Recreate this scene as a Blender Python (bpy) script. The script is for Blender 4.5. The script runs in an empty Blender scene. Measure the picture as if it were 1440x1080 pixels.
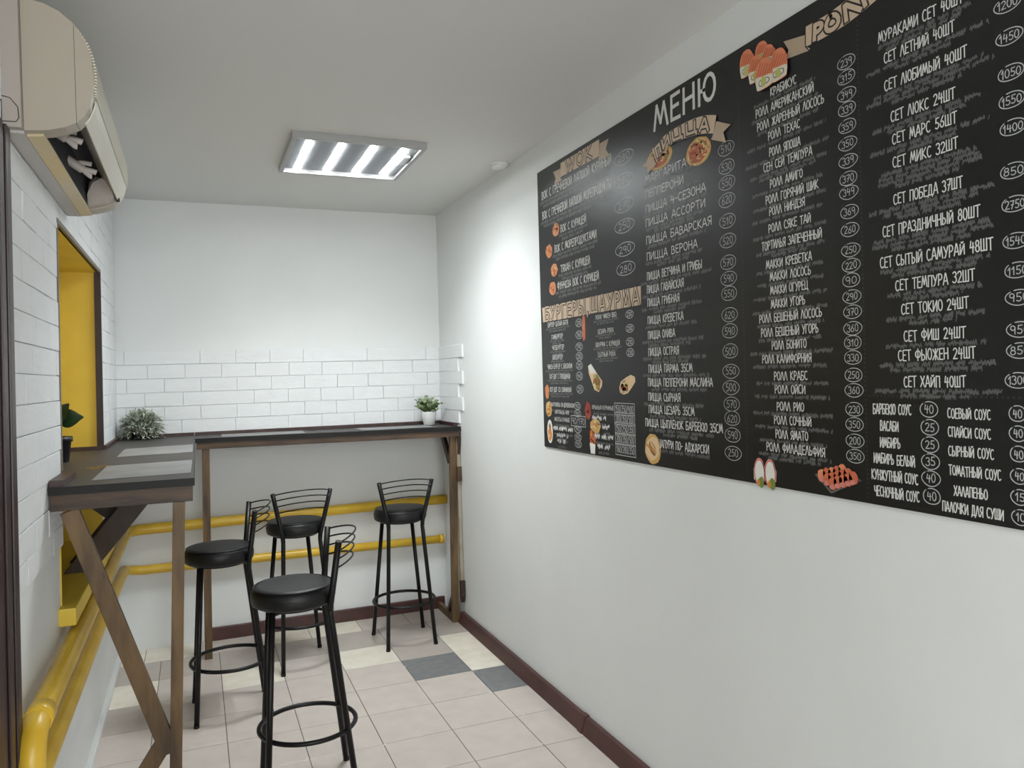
import bpy, bmesh, math, random
from mathutils import Vector, Matrix
R = math.radians
random.seed(7)
SC = bpy.context.scene
COL = SC.collection

# ------------------------------------------------------------------ camera, world, light
W_, H_ = 1440.0, 1080.0
CAM = Vector((-1.50806784, -4.94033753, 1.51800159))
CR = Vector((0.92523198, -0.37838126, -0.02781008))
CU = Vector((0.02958849, -0.00111441, 0.99956154))
CD = Vector((0.37824635, 0.92564917, -0.01016464))
FPX = 1090.66
cam_d = bpy.data.cameras.new('camera')
cam_d.sensor_width = 36.0
cam_d.lens = FPX / W_ * 36.0
cam_d.clip_start = 0.02
cam = bpy.data.objects.new('camera', cam_d)
COL.objects.link(cam)
m3 = Matrix((CR, CU, -CD)).transposed()
cam.matrix_world = Matrix.Translation(CAM) @ m3.to_4x4()
SC.camera = cam

SC.view_settings.view_transform = 'Standard'
SC.view_settings.look = 'None'
SC.view_settings.exposure = 0.0
SC.view_settings.gamma = 1.0
SC.view_settings.use_curve_mapping = False

wd = bpy.data.worlds.new('world')
wd.use_nodes = True
wd.node_tree.nodes['Background'].inputs[0].default_value = (0.6, 0.65, 0.7, 1)
wd.node_tree.nodes['Background'].inputs[1].default_value = 0.05
SC.world = wd

LED_STRENGTH = 80.0          # the four tubes of the visible panel
LED_BEAM = 4.3               # and the part of their light that the prisms bend downwards, watts per tube
LIGHT_RGB = (0.97, 1.0, 0.985)


def area_light(name, loc, rot, sx, sy, power):
    la = bpy.data.lights.new(name, 'AREA')
    la.shape = 'RECTANGLE'
    la.size, la.size_y = sx, sy
    la.energy = power
    la.color = LIGHT_RGB
    lo = bpy.data.objects.new(name, la)
    lo.location = loc
    lo.rotation_euler = rot
    COL.objects.link(lo)


area_light('rear_ceiling_panel_light', (-0.8, -6.2, 2.56), (0, 0, 0), 0.58, 0.58, 22.0)      # the next lamp of the room, behind the viewer
area_light('rear_fill_light', (-0.95, -7.15, 1.5), (R(90), 0, 0), 1.6, 1.4, 50.0)         # unseen fill added before the solid end wall, lifts the low back wall


def on(ax, val, x, y):
    """the point of the plane ax = val behind a photograph pixel"""
    q = CD + CR * ((x - W_ / 2) / FPX) + CU * ((H_ / 2 - y) / FPX)
    t = (val - CAM[ax]) / q[ax]
    return CAM + q * t


# ------------------------------------------------------------------ materials
def mat(name, rgb, rough=0.6, metal=0.0, spec=0.5, var=0.0, vscale=6.0, bump=0.0, bscale=40.0, emit=None, es=0.0,
        stretch=(1, 1, 1), rgb2=None, coat=0.0):
    m = bpy.data.materials.new(name)
    m.use_nodes = True
    nt = m.node_tree
    p = nt.nodes['Principled BSDF']
    p.inputs['Base Color'].default_value = (*rgb, 1)
    p.inputs['Roughness'].default_value = rough
    p.inputs['Metallic'].default_value = metal
    p.inputs['Specular IOR Level'].default_value = spec
    p.inputs['Coat Weight'].default_value = coat
    tc = mp = None
    if var or bump or rgb2:
        tc = nt.nodes.new('ShaderNodeTexCoord')
        mp = nt.nodes.new('ShaderNodeMapping')
        mp.inputs['Scale'].default_value = stretch
        nt.links.new(tc.outputs['Object'], mp.inputs['Vector'])
    if var or rgb2:
        n = nt.nodes.new('ShaderNodeTexNoise')
        n.inputs['Scale'].default_value = vscale
        n.inputs['Detail'].default_value = 6.0
        nt.links.new(mp.outputs['Vector'], n.inputs['Vector'])
        cr = nt.nodes.new('ShaderNodeValToRGB')
        a = rgb2 or tuple(c * (1 - var) for c in rgb)
        b = rgb if rgb2 else tuple(min(1, c * (1 + var)) for c in rgb)
        cr.color_ramp.elements[0].position = 0.32
        cr.color_ramp.elements[1].position = 0.68
        cr.color_ramp.elements[0].color = (*a, 1)
        cr.color_ramp.elements[1].color = (*b, 1)
        nt.links.new(n.outputs['Fac'], cr.inputs['Fac'])
        nt.links.new(cr.outputs['Color'], p.inputs['Base Color'])
    if bump:
        n2 = nt.nodes.new('ShaderNodeTexNoise')
        n2.inputs['Scale'].default_value = bscale
        n2.inputs['Detail'].default_value = 5.0
        nt.links.new(mp.outputs['Vector'], n2.inputs['Vector'])
        bp = nt.nodes.new('ShaderNodeBump')
        bp.inputs['Strength'].default_value = bump
        bp.inputs['Distance'].default_value = 0.01
        nt.links.new(n2.outputs['Fac'], bp.inputs['Height'])
        nt.links.new(bp.outputs['Normal'], p.inputs['Normal'])
    if emit:
        p.inputs['Emission Color'].default_value = (*emit, 1)
        p.inputs['Emission Strength'].default_value = es
    return m


def s2l(r, g, b):
    f = lambda c: (c / 255 / 12.92) if c / 255 <= 0.04045 else ((c / 255 + 0.055) / 1.055) ** 2.4
    return (f(r), f(g), f(b))


M = {}
M['wall'] = mat('white_wall_paint', (0.78, 0.795, 0.795), 0.55, bump=0.10, bscale=22, var=0.015, vscale=3)
M['ceiling'] = mat('ceiling_paint', (0.71, 0.71, 0.69), 0.75, bump=0.06, bscale=14)
M['brick'] = mat('painted_gypsum_brick', (0.80, 0.815, 0.83), 0.6, bump=0.22, bscale=26, var=0.02, vscale=9, stretch=(1, 1, 2.6))
M['grout'] = mat('brick_joint', (0.50, 0.51, 0.52), 0.9)
M['yellow_wall'] = mat('mustard_wall_paint', s2l(234, 200, 72), 0.5, bump=0.10, bscale=18, var=0.06, vscale=5)
M['yellow_pipe'] = mat('yellow_pipe_enamel', s2l(226, 188, 62), 0.32, bump=0.05, bscale=20, rgb2=s2l(212, 170, 48), vscale=7)
M['tile'] = mat('taupe_floor_tile', s2l(200, 190, 183), 0.34, var=0.05, vscale=11, bump=0.04, bscale=60)
M['tile_dark'] = mat('grey_brown_floor_tile', s2l(182, 172, 164), 0.34, var=0.05, vscale=11, bump=0.04, bscale=60)
M['tile_cream'] = mat('cream_floor_tile', s2l(234, 228, 214), 0.34, rgb2=s2l(222, 214, 198), vscale=13)
M['tile_slate'] = mat('slate_floor_tile', s2l(128, 129, 130), 0.4, rgb2=s2l(114, 115, 117), vscale=25)
M['tile_grout'] = mat('floor_grout', s2l(92, 86, 80), 0.9)
M['base_red'] = mat('reddish_brown_skirting', s2l(82, 48, 44), 0.4, rgb2=s2l(62, 36, 33), vscale=8)
M['dark_wood'] = mat('dark_door_wood', s2l(54, 30, 34), 0.4, rgb2=s2l(38, 22, 25), vscale=10, stretch=(1, 1, .15))
M['base_white'] = mat('white_painted_skirting', (0.74, 0.75, 0.74), 0.5, bump=0.2, bscale=30)
M['top'] = mat('charcoal_counter_top', s2l(72, 67, 64), 0.55, rgb2=s2l(50, 46, 44), vscale=9, stretch=(1.0, 5, 1), bump=0.12, bscale=30)
M['edge_black'] = mat('black_counter_edge', (0.006, 0.0055, 0.0055), 0.5, spec=0.3)
M['strip'] = mat('dark_brown_strip', s2l(78, 54, 50), 0.45, rgb2=s2l(52, 34, 33), vscale=14)
M['wood'] = mat('stained_pine', s2l(116, 90, 56), 0.5, rgb2=s2l(62, 45, 28), vscale=7, stretch=(3, 3, 0.6), bump=0.1, bscale=30)
M['wood_h'] = mat('stained_pine_apron', s2l(88, 65, 43), 0.5, rgb2=s2l(46, 31, 23), vscale=7, stretch=(0.7, 0.7, 4), bump=0.1, bscale=30)
M['wood_dark'] = mat('dark_stained_pine', s2l(72, 54, 36), 0.5, rgb2=s2l(42, 28, 22), vscale=9, stretch=(2, 2, .7))
M['mat_grey'] = mat('grey_placemat', s2l(142, 142, 142), 0.6, rgb2=s2l(126, 126, 126), vscale=6)
M['smudge'] = mat('ochre_paint_stain', s2l(150, 116, 40), 0.5)
M['black_metal'] = mat('black_powder_coat', (0.005, 0.005, 0.0055), 0.38, spec=0.3)
M['leather'] = mat('black_leatherette', (0.007, 0.0072, 0.0076), 0.42, spec=0.36, bump=0.10, bscale=120)
M['ac'] = mat('aged_white_plastic', s2l(180, 170, 156), 0.42, var=0.02, vscale=3)
M['ac_side'] = mat('aged_plastic_mount', s2l(176, 166, 160), 0.5)
M['ac_grey'] = mat('grey_mounting_plate', s2l(196, 192, 188), 0.5, bump=0.05, bscale=10)
M['ac_cream'] = mat('yellowed_plastic', s2l(222, 200, 150), 0.5, rgb2=s2l(214, 206, 188), vscale=2.2)
M['ac_slat'] = mat('grille_plastic', s2l(225, 221, 205), 0.45)
M['ac_dark'] = mat('dark_cavity', s2l(30, 32, 42), 0.6, var=0.25, vscale=9)
M['ac_vane'] = mat('grey_vane_plastic', s2l(190, 182, 176), 0.45)
M['seam'] = mat('seam_shadow_gap', (0.05, 0.05, 0.05), 0.9)
M['led'] = mat('led_strip', (1, 1, 1), 0.5, emit=LIGHT_RGB, es=LED_STRENGTH)
M['lamp_metal'] = mat('lamp_grey_metal', (0.30, 0.305, 0.32), 0.4)
M['lamp_frame'] = mat('lamp_frame_grey', (0.42, 0.42, 0.42), 0.4)
M['white_plastic'] = mat('white_plastic', (0.75, 0.75, 0.74), 0.4)
M['pot_white'] = mat('white_ceramic', (0.72, 0.73, 0.72), 0.3)
M['pot_black'] = mat('black_plastic_pot', s2l(30, 28, 32), 0.45)
M['soil'] = mat('soil', (0.03, 0.022, 0.015), 0.95)
M['leaf'] = mat('variegated_green_leaf', s2l(150, 166, 122), 0.5, rgb2=s2l(70, 94, 56), vscale=38)
M['leaf_dark'] = mat('deep_green_leaf', s2l(28, 66, 34), 0.4, rgb2=s2l(18, 44, 24), vscale=20)
M['leaf_silver'] = mat('silver_green_leaf', s2l(212, 218, 204), 0.6, rgb2=s2l(160, 171, 152), vscale=30)
M['stem'] = mat('plant_stem', s2l(96, 84, 52), 0.6)
M['board'] = mat('black_menu_print', (0.0065, 0.0068, 0.0074), 0.36, spec=0.48)
M['chalk'] = mat('chalk_white_print', (0.72, 0.72, 0.70), 0.5)
M['chalk_thin'] = mat('chalk_price_print', (0.50, 0.51, 0.51), 0.5)
M['chalk_grey'] = mat('grey_small_print', (0.115, 0.115, 0.115), 0.45)
M['dots'] = mat('faint_dotted_print', (0.03, 0.03, 0.03), 0.45)
M['tan'] = mat('tan_banner_print', s2l(205, 182, 158), 0.5)
M['tan_dark'] = mat('tan_banner_fold_print', s2l(184, 163, 140), 0.5)
M['ink'] = mat('black_ink_print', (0.015, 0.013, 0.013), 0.45)
for n_, c_ in dict(salmon=(226, 138, 100), salmon2=(205, 106, 74), rice=(226, 218, 200), crust=(206, 164, 96), sauce=(176, 86, 52),
                   cheese=(226, 196, 140), wrapc=(226, 196, 156), paper=(232, 230, 224), green=(120, 140, 60), brown=(140, 96, 56),
                   red=(156, 60, 46), orange=(220, 138, 60), tray=(34, 34, 34), plate=(228, 220, 206), pink=(214, 130, 120),
                   avocado=(190, 190, 110), noodle=(206, 140, 96), trayedge=(110, 108, 106)).items():
    M[n_] = mat('print_' + n_, s2l(*c_), 0.5)


def clear_plastic():
    m = bpy.data.materials.new('clear_prismatic_diffuser')
    m.use_nodes = True
    nt = m.node_tree
    nt.nodes.clear()
    o = nt.nodes.new('ShaderNodeOutputMaterial')
    mx = nt.nodes.new('ShaderNodeMixShader')
    t = nt.nodes.new('ShaderNodeBsdfTransparent')
    t.inputs[0].default_value = (0.96, 0.97, 0.98, 1)
    g = nt.nodes.new('ShaderNodeBsdfTranslucent')
    g.inputs[0].default_value = (0.85, 0.87, 0.9, 1)
    mx.inputs[0].default_value = 0.0085
    nt.links.new(t.outputs[0], mx.inputs[1])
    nt.links.new(g.outputs[0], mx.inputs[2])
    nt.links.new(mx.outputs[0], o.inputs[0])
    return m


M['diffuser'] = clear_plastic()


# ------------------------------------------------------------------ mesh helpers
def obj(name, bm, mats, parent=None, smooth=False, loc=None):
    me = bpy.data.meshes.new(name)
    bm.normal_update()
    if smooth:
        for f in bm.faces:
            f.smooth = True
    bm.to_mesh(me)
    bm.free()
    if not isinstance(mats, (list, tuple)):
        mats = [mats]
    for m in mats:
        me.materials.append(m if not isinstance(m, str) else M[m])
    o = bpy.data.objects.new(name, me)
    COL.objects.link(o)
    if parent:
        o.parent = parent
    if loc:
        o.location = loc
    return o


def thing(name, label, cat, loc=(0, 0, 0), rz=0.0, group=None):
    o = bpy.data.objects.new(name, None)
    o.empty_display_size = 0.1
    COL.objects.link(o)
    o.location = loc
    o.rotation_euler = (0, 0, rz)
    return tag(o, label, cat, group)


def tag(o, label, cat, group=None):
    o['label'] = label
    o['category'] = cat
    if group:
        o['group'] = group
    return o


def struct(name, bm, mats, label=None, parent=None, smooth=False):
    o = obj(name, bm, mats, parent, smooth)
    o['kind'] = 'structure'
    if label:
        o['label'] = label
    return o


def quadbox(bm, p, mi=0):
    """p: 8 points, bottom four then top four"""
    v = [bm.verts.new(q) for q in p]
    for f in ((0, 3, 2, 1), (4, 5, 6, 7), (0, 1, 5, 4), (1, 2, 6, 5), (2, 3, 7, 6), (3, 0, 4, 7)):
        fc = bm.faces.new([v[i] for i in f])
        fc.material_index = mi
    return v


def box(bm, x0, x1, y0, y1, z0, z1, mi=0):
    return quadbox(bm, [(x0, y0, z0), (x1, y0, z0), (x1, y1, z0), (x0, y1, z0),
                        (x0, y0, z1), (x1, y0, z1), (x1, y1, z1), (x0, y1, z1)], mi)


def bev(bm, w=0.002, seg=2):
    bmesh.ops.recalc_face_normals(bm, faces=bm.faces[:])
    es = [e for e in bm.edges if len(e.link_faces) == 2 and e.calc_face_angle(0) > 0.5]
    bmesh.ops.bevel(bm, geom=es, offset=w, segments=seg, affect='EDGES', profile=0.7)
    return bm


def bbox(x0, x1, y0, y1, z0, z1, w=0.002):
    bm = bmesh.new()
    box(bm, x0, x1, y0, y1, z0, z1)
    return bev(bm, w)


def tube(bm, pts, r, n=12, cap=True, closed=False, mi=0):
    pts = [Vector(p) for p in pts]
    rings = []
    N = len(pts)
    prev = None
    for i, p in enumerate(pts):
        if closed:
            t = pts[(i + 1) % N] - pts[i - 1]
        else:
            t = pts[min(i + 1, N - 1)] - pts[max(i - 1, 0)]
        t.normalize()
        if prev is None:
            a = Vector((0, 0, 1)) if abs(t.z) < 0.9 else Vector((1, 0, 0))
            a = (a - t * a.dot(t)).normalized()
        else:
            a = (prev - t * prev.dot(t)).normalized()
        prev = a
        b = t.cross(a)
        rr = r[i] if isinstance(r, (list, tuple)) else r
        rings.append([bm.verts.new(p + (a * math.cos(2 * math.pi * k / n) + b * math.sin(2 * math.pi * k / n)) * rr) for k in range(n)])
    M_ = N if closed else N - 1
    for i in range(M_):
        A, B = rings[i], rings[(i + 1) % N]
        for k in range(n):
            f = bm.faces.new((A[k], A[(k + 1) % n], B[(k + 1) % n], B[k]))
            f.smooth = True
            f.material_index = mi
    if cap and not closed:
        f = bm.faces.new(list(reversed(rings[0]))); f.material_index = mi
        f = bm.faces.new(rings[-1]); f.material_index = mi
    return bm


def lathe(bm, prof, n=32, c=(0, 0, 0), mi=0):
    rings = []
    for r, z in prof:
        if r < 1e-6:
            rings.append([bm.verts.new((c[0], c[1], c[2] + z))])
        else:
            rings.append([bm.verts.new((c[0] + r * math.cos(2 * math.pi * k / n), c[1] + r * math.sin(2 * math.pi * k / n), c[2] + z)) for k in range(n)])
    for A, B in zip(rings, rings[1:]):
        for k in range(n):
            k2 = (k + 1) % n
            if len(A) == 1 and len(B) == 1:
                continue
            if len(A) == 1:
                f = bm.faces.new((A[0], B[k2], B[k]))
            elif len(B) == 1:
                f = bm.faces.new((A[k], A[k2], B[0]))
            else:
                f = bm.faces.new((A[k], A[k2], B[k2], B[k]))
            f.smooth = True
            f.material_index = mi
    return bm


def beam(bm, a, b, side, w, d, cut_a=None, cut_b=None):
    """a bar of section w (along side) x d from a to b"""
    a, b, s = Vector(a), Vector(b), Vector(side).normalized()
    t = (b - a).normalized()
    s = (s - t * s.dot(t)).normalized()
    u = t.cross(s)
    ps = []
    for p in (a, b):
        for i, j in ((-1, -1), (1, -1), (1, 1), (-1, 1)):
            ps.append(p + s * (w / 2 * i) + u * (d / 2 * j))
    quadbox(bm, ps)
    return bm


def catmull(pts, n=6):
    pts = [Vector(p) for p in pts]
    out = []
    P = [pts[0]] + pts + [pts[-1]]
    for i in range(1, len(P) - 2):
        p0, p1, p2, p3 = P[i - 1], P[i], P[i + 1], P[i + 2]
        for k in range(n):
            t = k / n
            out.append(0.5 * ((2 * p1) + (p2 - p0) * t + (2 * p0 - 5 * p1 + 4 * p2 - p3) * t * t + (3 * p1 - p0 - 3 * p2 + p3) * t ** 3))
    out.append(pts[-1])
    return out


# ------------------------------------------------------------------ the room
ZC = 2.593
YB = -7.2                     # the end wall behind the photographer
lx = lambda z: -1.939 + 0.0113 * z     # the left wall leans in by a centimetre per metre
NY0, NY1, NZ0, NZ1 = -2.0, -0.76, 0.79, 2.07   # the niche in the left wall
THK = 0.42

# floor: 30 cm tiles on a grout bed
bm = bmesh.new()
box(bm, -2.4, 0.15, YB - .1, 0.1, -0.06, -0.002, 4)
special = {(0, 0): 3, (1, 1): 3, (1, -1): 2, (-1, -1): 2, (-3, -1): 2, (-5, -1): 2, (-2, -1): 0, (1, 0): 2}
darks = {(0, -2), (-1, -2), (-4, -2), (-5, -2), (1, -2), (-5, 0), (-3, -2), (0, -1), (-2, -2)}
rr = random.Random(3)
for row in range(-3, 22):
    y1, y0 = -0.844 - 0.3 * row, -0.844 - 0.3 * (row + 1)
    y1 = min(y1, 0.0)
    for c in range(-7, 3):
        off = -0.525 + 0.3 * c
        mi = special.get((c, row), 1 if (c, row) in darks else 0)
        if row == -3:
            off -= 0.086
            mi = 2 if c in (-1, -4, -5, -2) else 0
        if row == -3 and c in (0, 1):
            mi = 0
        x0, x1 = max(off, -1.99), min(off + 0.3, 0.05)
        if x1 - x0 < 0.01:
            continue
        g = 0.0016
        h = rr.uniform(-0.0004, 0.0004)
        v = []
        for z, e in ((-0.004, 0), (0.0 + h - .0006, 0), (0.0 + h, 0.0012)):
            v.append([bm.verts.new(p) for p in ((x0 + g + e, y0 + g + e, z), (x1 - g - e, y0 + g + e, z), (x1 - g - e, y1 - g - e, z), (x0 + g + e, y1 - g - e, z))])
        for A, B in zip(v, v[1:]):
            for k in range(4):
                f = bm.faces.new((A[k], A[(k + 1) % 4], B[(k + 1) % 4], B[k])); f.material_index = mi
        f = bm.faces.new(v[2]); f.material_index = mi
floor = struct('floor', bm, ['tile', 'tile_dark', 'tile_cream', 'tile_slate', 'tile_grout'], 'floor of square taupe tiles with odd cream and slate ones')

bm = bmesh.new(); box(bm, -2.4, 0.15, YB - .1, 0.1, ZC, ZC + 0.08)
struct('ceiling', bm, 'ceiling', 'plain grey white ceiling')
bm = bmesh.new(); box(bm, -2.4, 0.15, 0.0, 0.1, -0.05, ZC + 0.02)
struct('wall_back', bm, 'wall', 'white back wall with a band of painted bricks')
bm = bmesh.new(); box(bm, 0.0, 0.12, YB, 0.0, -0.05, ZC + 0.02)
wall_right = struct('wall_right', bm, 'wall', 'white right wall carrying the black menu')
bm = bmesh.new(); box(bm, -2.4, 0.15, YB - 0.1, YB, -0.05, ZC + 0.02)
struct('wall_front', bm, 'wall', 'white wall behind the viewer')


def lbox(bm, d0, d1, y0, y1, z0, z1, mi=0):
    """box against the leaning left wall, d measured from its face into the room"""
    quadbox(bm, [(lx(z0) + d0, y0, z0), (lx(z0) + d1, y0, z0), (lx(z0) + d1, y1, z0), (lx(z0) + d0, y1, z0),
                 (lx(z1) + d0, y0, z1), (lx(z1) + d1, y0, z1), (lx(z1) + d1, y1, z1), (lx(z1) + d0, y1, z1)], mi)


bm = bmesh.new()
lbox(bm, -THK, -0.010, YB, NY0, -0.05, ZC + .02)
lbox(bm, -THK, -0.010, NY1, 0.0, -0.05, ZC + .02)
lbox(bm, -THK, -0.010, NY0, NY1, NZ1, ZC + .02)
lbox(bm, -THK, -0.010, NY0, NY1, -0.05, NZ0)
struct('wall_left', bm, 'wall', 'white left wall with a yellow niche')

# yellow lining of the niche (a bricked up window)
bm = bmesh.new()
lbox(bm, -0.34, -0.33, NY0 - .001, NY1 + .001, NZ0 - .02, NZ1 + .02)
lbox(bm, -0.335, -0.006, NY0 - .004, NY0 + .004, NZ0, NZ1)
lbox(bm, -0.335, -0.006, NY1 - .004, NY1 + .004, NZ0, NZ1)
lbox(bm, -0.335, -0.006, NY0, NY1, NZ1 - .004, NZ1 + .004)
struct('window_1', bm, 'yellow_wall', 'niche of a walled up window, painted mustard yellow')
bm = bmesh.new()
lbox(bm, -0.335, 0.040, NY0 - .05, NY1 + .03, 0.742, 0.80)
bev(bm, 0.006, 2)
struct('trim_1', bm, 'yellow_wall', 'yellow painted sill sticking out below the niche')
# brown strip along the far side, thin strip over the top of the niche
bm = bmesh.new()
lbox(bm, -0.022, 0.006, NY1 - .018, NY1 - .004, 1.222, NZ1)
lbox(bm, -0.012, 0.004, NY1 - .004, NY1 + .018, 1.24, NZ1 + .01)
struct('trim_2', bm, 'dark_wood', 'dark brown strip along the far edge of the niche')
bm = bmesh.new()
lbox(bm, -0.012, 0.004, NY0 - .01, NY1 + .018, NZ1 - .004, NZ1 + .012)
lbox(bm, -0.012, 0.0035, NY0 - .004, NY0 + .006, 1.245, NZ1)
struct('trim_3', bm, mat('grey_brown_bead', s2l(120, 110, 102), 0.5), 'thin grey brown bead around the niche opening')
# dark door casing at the left edge
bm = bmesh.new()
lbox(bm, -0.05, 0.012, -3.02, -2.775, 0.0, 2.138)
lbox(bm, 0.012, 0.020, -2.835, -2.79, 0.0, 2.136)
lbox(bm, 0.012, 0.018, -2.90, -2.855, 0.0, 2.136)
bev(bm, 0.004, 2)
struct('door_1', bm, 'dark_wood', 'dark brown door casing at the left edge of the photo')


def brick_panel(bm, place, rows, rnd, gap=0.0010, depth=0.010):
    """rows: (z0, z1, [u edges]); place(u, d, z) -> point"""
    for z0, z1, us in rows:
        for u0, u1 in zip(us, us[1:]):
            if u1 - u0 < 0.012:
                continue
            d = depth + rnd.uniform(-0.0016, 0.0016)
            e = 0.0017
            j = [rnd.uniform(-0.0009, 0.0009) for _ in range(4)]
            tw = rnd.uniform(-0.0008, 0.0008)
            a = [(u0 + gap, z0 + gap + j[0]), (u1 - gap, z0 + gap + j[1]), (u1 - gap, z1 - gap + j[2]), (u0 + gap, z1 - gap + j[3])]
            b = [(u0 + gap + e, z0 + gap + e + j[0]), (u1 - gap - e, z0 + gap + e + j[1]), (u1 - gap - e, z1 - gap - e + j[2]), (u0 + gap + e, z1 - gap - e + j[3])]
            A = [bm.verts.new(place(u, 0.0, z)) for u, z in a]
            B = [bm.verts.new(place(u, d - e * .8, z)) for u, z in a]
            C_ = [bm.verts.new(place(u, d + (tw if i in (0, 3) else -tw), z)) for i, (u, z) in enumerate(b)]
            for P_, Q_ in ((A, B), (B, C_)):
                for k in range(4):
                    bm.faces.new((P_[k], P_[(k + 1) % 4], Q_[(k + 1) % 4], Q_[k]))
            bm.faces.new(C_)
    bmesh.ops.recalc_face_normals(bm, faces=bm.faces[:])


rb = random.Random(11)
H6 = [1.722 - 0.0812 * k for k in range(8)]
JB = [[-1.939, -1.879, -1.477, -1.277, -1.081, -0.883, -0.487, -0.099, -0.002],
      [-1.939, -1.759, -1.56, -1.359, -1.166, -0.97, -0.772, -0.58, -0.386, -0.191, -0.002],
      [-1.939, -1.87, -1.673, -1.475, -1.275, -1.076, -0.88, -0.679, -0.484, -0.094, -0.002],
      [-1.939, -1.778, -1.575, -1.18, -0.98, -0.784, -0.58, -0.388, -0.19, -0.002],
      [-1.939, -1.878, -1.677, -1.48, -1.279, -1.087, -0.884, -0.69, -0.497, -0.294, -0.1, -0.002],
      [-1.939, -1.78, -1.587, -1.29, -0.984, -0.78, -0.58, -0.39, -0.19, -0.002]]
bm = bmesh.new()
brick_panel(bm, lambda u, d, z: (u, -d, z), [(H6[k + 1], H6[k], JB[k]) for k in range(6)], rb)
struct('trim_4', bm, 'brick', 'band of white painted bricks on the back wall above the counter')
bm = bmesh.new()
JR = [-0.486, -0.396, -0.480, -0.392, -0.472, -0.395]
brick_panel(bm, lambda u, d, z: (-d, u, z), [(H6[k + 1], H6[k], [JR[k], -0.012] if k % 2 == 0 else [JR[k], -0.2, -0.012]) for k in range(6)], rb)
struct('trim_5', bm, 'brick', 'toothed end of the brick band turning onto the right wall')
# left wall bricks: near side of the niche, far side, above
bm = bmesh.new()
rows = []
k = 0
z = 1.722 + 0.0812 * 10
while z > 1.02:
    z0 = z - 0.0812
    sh = (0.0 if k % 2 else 0.1) + rb.choice((0, 0, 0.02))
    us = [-2.775] + [u for u in (-2.675 + sh, -2.475 + sh, -2.275 + sh, -2.075 + sh) if -2.76 < u < -2.03] + [NY0]
    rows.append((max(z0, 1.0), min(z, ZC), us))
    if z0 >= NZ1 - 0.03:
        rows.append((z0 if z0 > NZ1 else NZ1 + .013, min(z, ZC), [NY0] + [-1.9 + 0.2 * i + sh * .5 for i in range(6)] + [NY1]))
    if z > 1.23:
        rows.append((max(z0, 1.235), min(z, ZC), [NY1 + .002] + ([-0.56, -0.36, -0.16] if k % 2 else [-0.46, -0.26]) + [-0.012]))
    z = z0
    k += 1
rows = [r_ for r_ in rows if r_[1] - r_[0] > 0.012]
brick_panel(bm, lambda u, d, z: (lx(z) - 0.010 + d, u, z), rows, rb)
struct('trim_6', bm, 'brick', 'white painted bricks covering the left wall around the niche')

# skirtings
bm = bmesh.new()
quadbox(bm, [(-0.042, YB, 0), (0, YB, 0), (0, -.36, 0), (-0.042, -.36, 0), (-0.022, YB, .066), (0, YB, .066), (0, -.36, .066), (-0.022, -.36, .066)])
quadbox(bm, [(-0.046, -2.02, 0), (0, -2.02, 0), (0, -1.98, 0), (-0.046, -1.98, 0), (-0.026, -2.02, .071), (0, -2.02, .071), (0, -1.98, .071), (-0.026, -1.98, .071)])
bev(bm, 0.004)
struct('baseboard_right', bm, 'base_red', 'reddish brown skirting along the right wall')
bm = bbox(-1.47, -0.02, -0.024, 0.0, 0.0, 0.076, 0.004)
struct('baseboard_back', bm, 'base_red', 'reddish brown skirting along the back wall')
bm = bmesh.new()
lbox(bm, -0.012, 0.012, YB, -0.002, 0.0, 0.035); bev(bm, 0.005)
struct('baseboard_left', bm, 'base_white', 'white painted ledge at the foot of the left wall')

bm = bmesh.new()
for x, y, q in ((570, 937.5, 1), (666, 945, 1), (690, 973.5, 1.2), (712, 998, 1.1), (718, 1001.5, 1.3), (736, 1005, 1), (636, 1029, 1.1), (541, 1047, 1.4), (537, 1048, .9), (458, 955.5, 1), (413, 1001, 1), (410, 988, 1), (433, 1066, 1), (762, 1046, .9), (200, 1008, .9)):
    p = on(2, 0.0008, x, y)
    lathe(bm, [(.0045 * q, -.0006), (.0038 * q, .0010), (0, .0016)], 8, (p.x, p.y, p.z))
struct('grout_crumbs', bm, 'base_white', parent=floor)
# scratches in the paint of the right wall
bm = bmesh.new()
for (xa, ya), (xb, yb) in (((879, 869), (909, 834)), ((921, 870), (948, 834)), ((961, 875), (985, 836)), ((1004, 878), (1020, 842))):
    a, b = on(0, -0.0004, xa, ya), on(0, -0.0004, xb, yb)
    n = Vector((0, -(b - a).z, (b - a).y)).normalized() * 0.0012
    v = [bm.verts.new(p) for p in (a - n, b - n * .6, b + n * .6, a + n)]
    bm.faces.new(v)
sc_ = struct('scratch_marks', bm, mat('bare_plaster_scratch', (0.84, 0.84, 0.84), 0.8), parent=wall_right)

# ------------------------------------------------------------------ pipes
PU = 0.031
t = thing('heating_pipe', 'upper yellow heating pipe under the counters, ending in an elbow by the door', 'pipe', (-0.9, -0.045, 0.705))
path = [(-0.001, -0.047, 0.722), (-0.9, -0.047, 0.712), (-1.80, -0.047, 0.702)] + \
       [(-1.80 - 0.09 * math.sin(a), -0.137 + 0.09 * math.cos(a), 0.702) for a in [i * math.pi / 16 for i in range(1, 8)]] + \
       [(-1.892, -0.16, 0.701), (-1.892, -1.5, 0.70), (-1.892, -2.74, 0.70)] + \
       [(-1.892, -2.74 - 0.075 * math.sin(a), 0.625 + 0.075 * math.cos(a)) for a in [i * math.pi / 12 for i in range(1, 6)]] + \
       [(-1.892, -2.817, 0.60), (-1.892, -2.817, 0.0)]
bm = bmesh.new(); tube(bm, [Vector(p) - Vector((-0.9, -0.045, 0.705)) for p in path], PU, 18)
obj('pipe_run', bm, 'yellow_pipe', t)
bm = bmesh.new()
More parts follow.
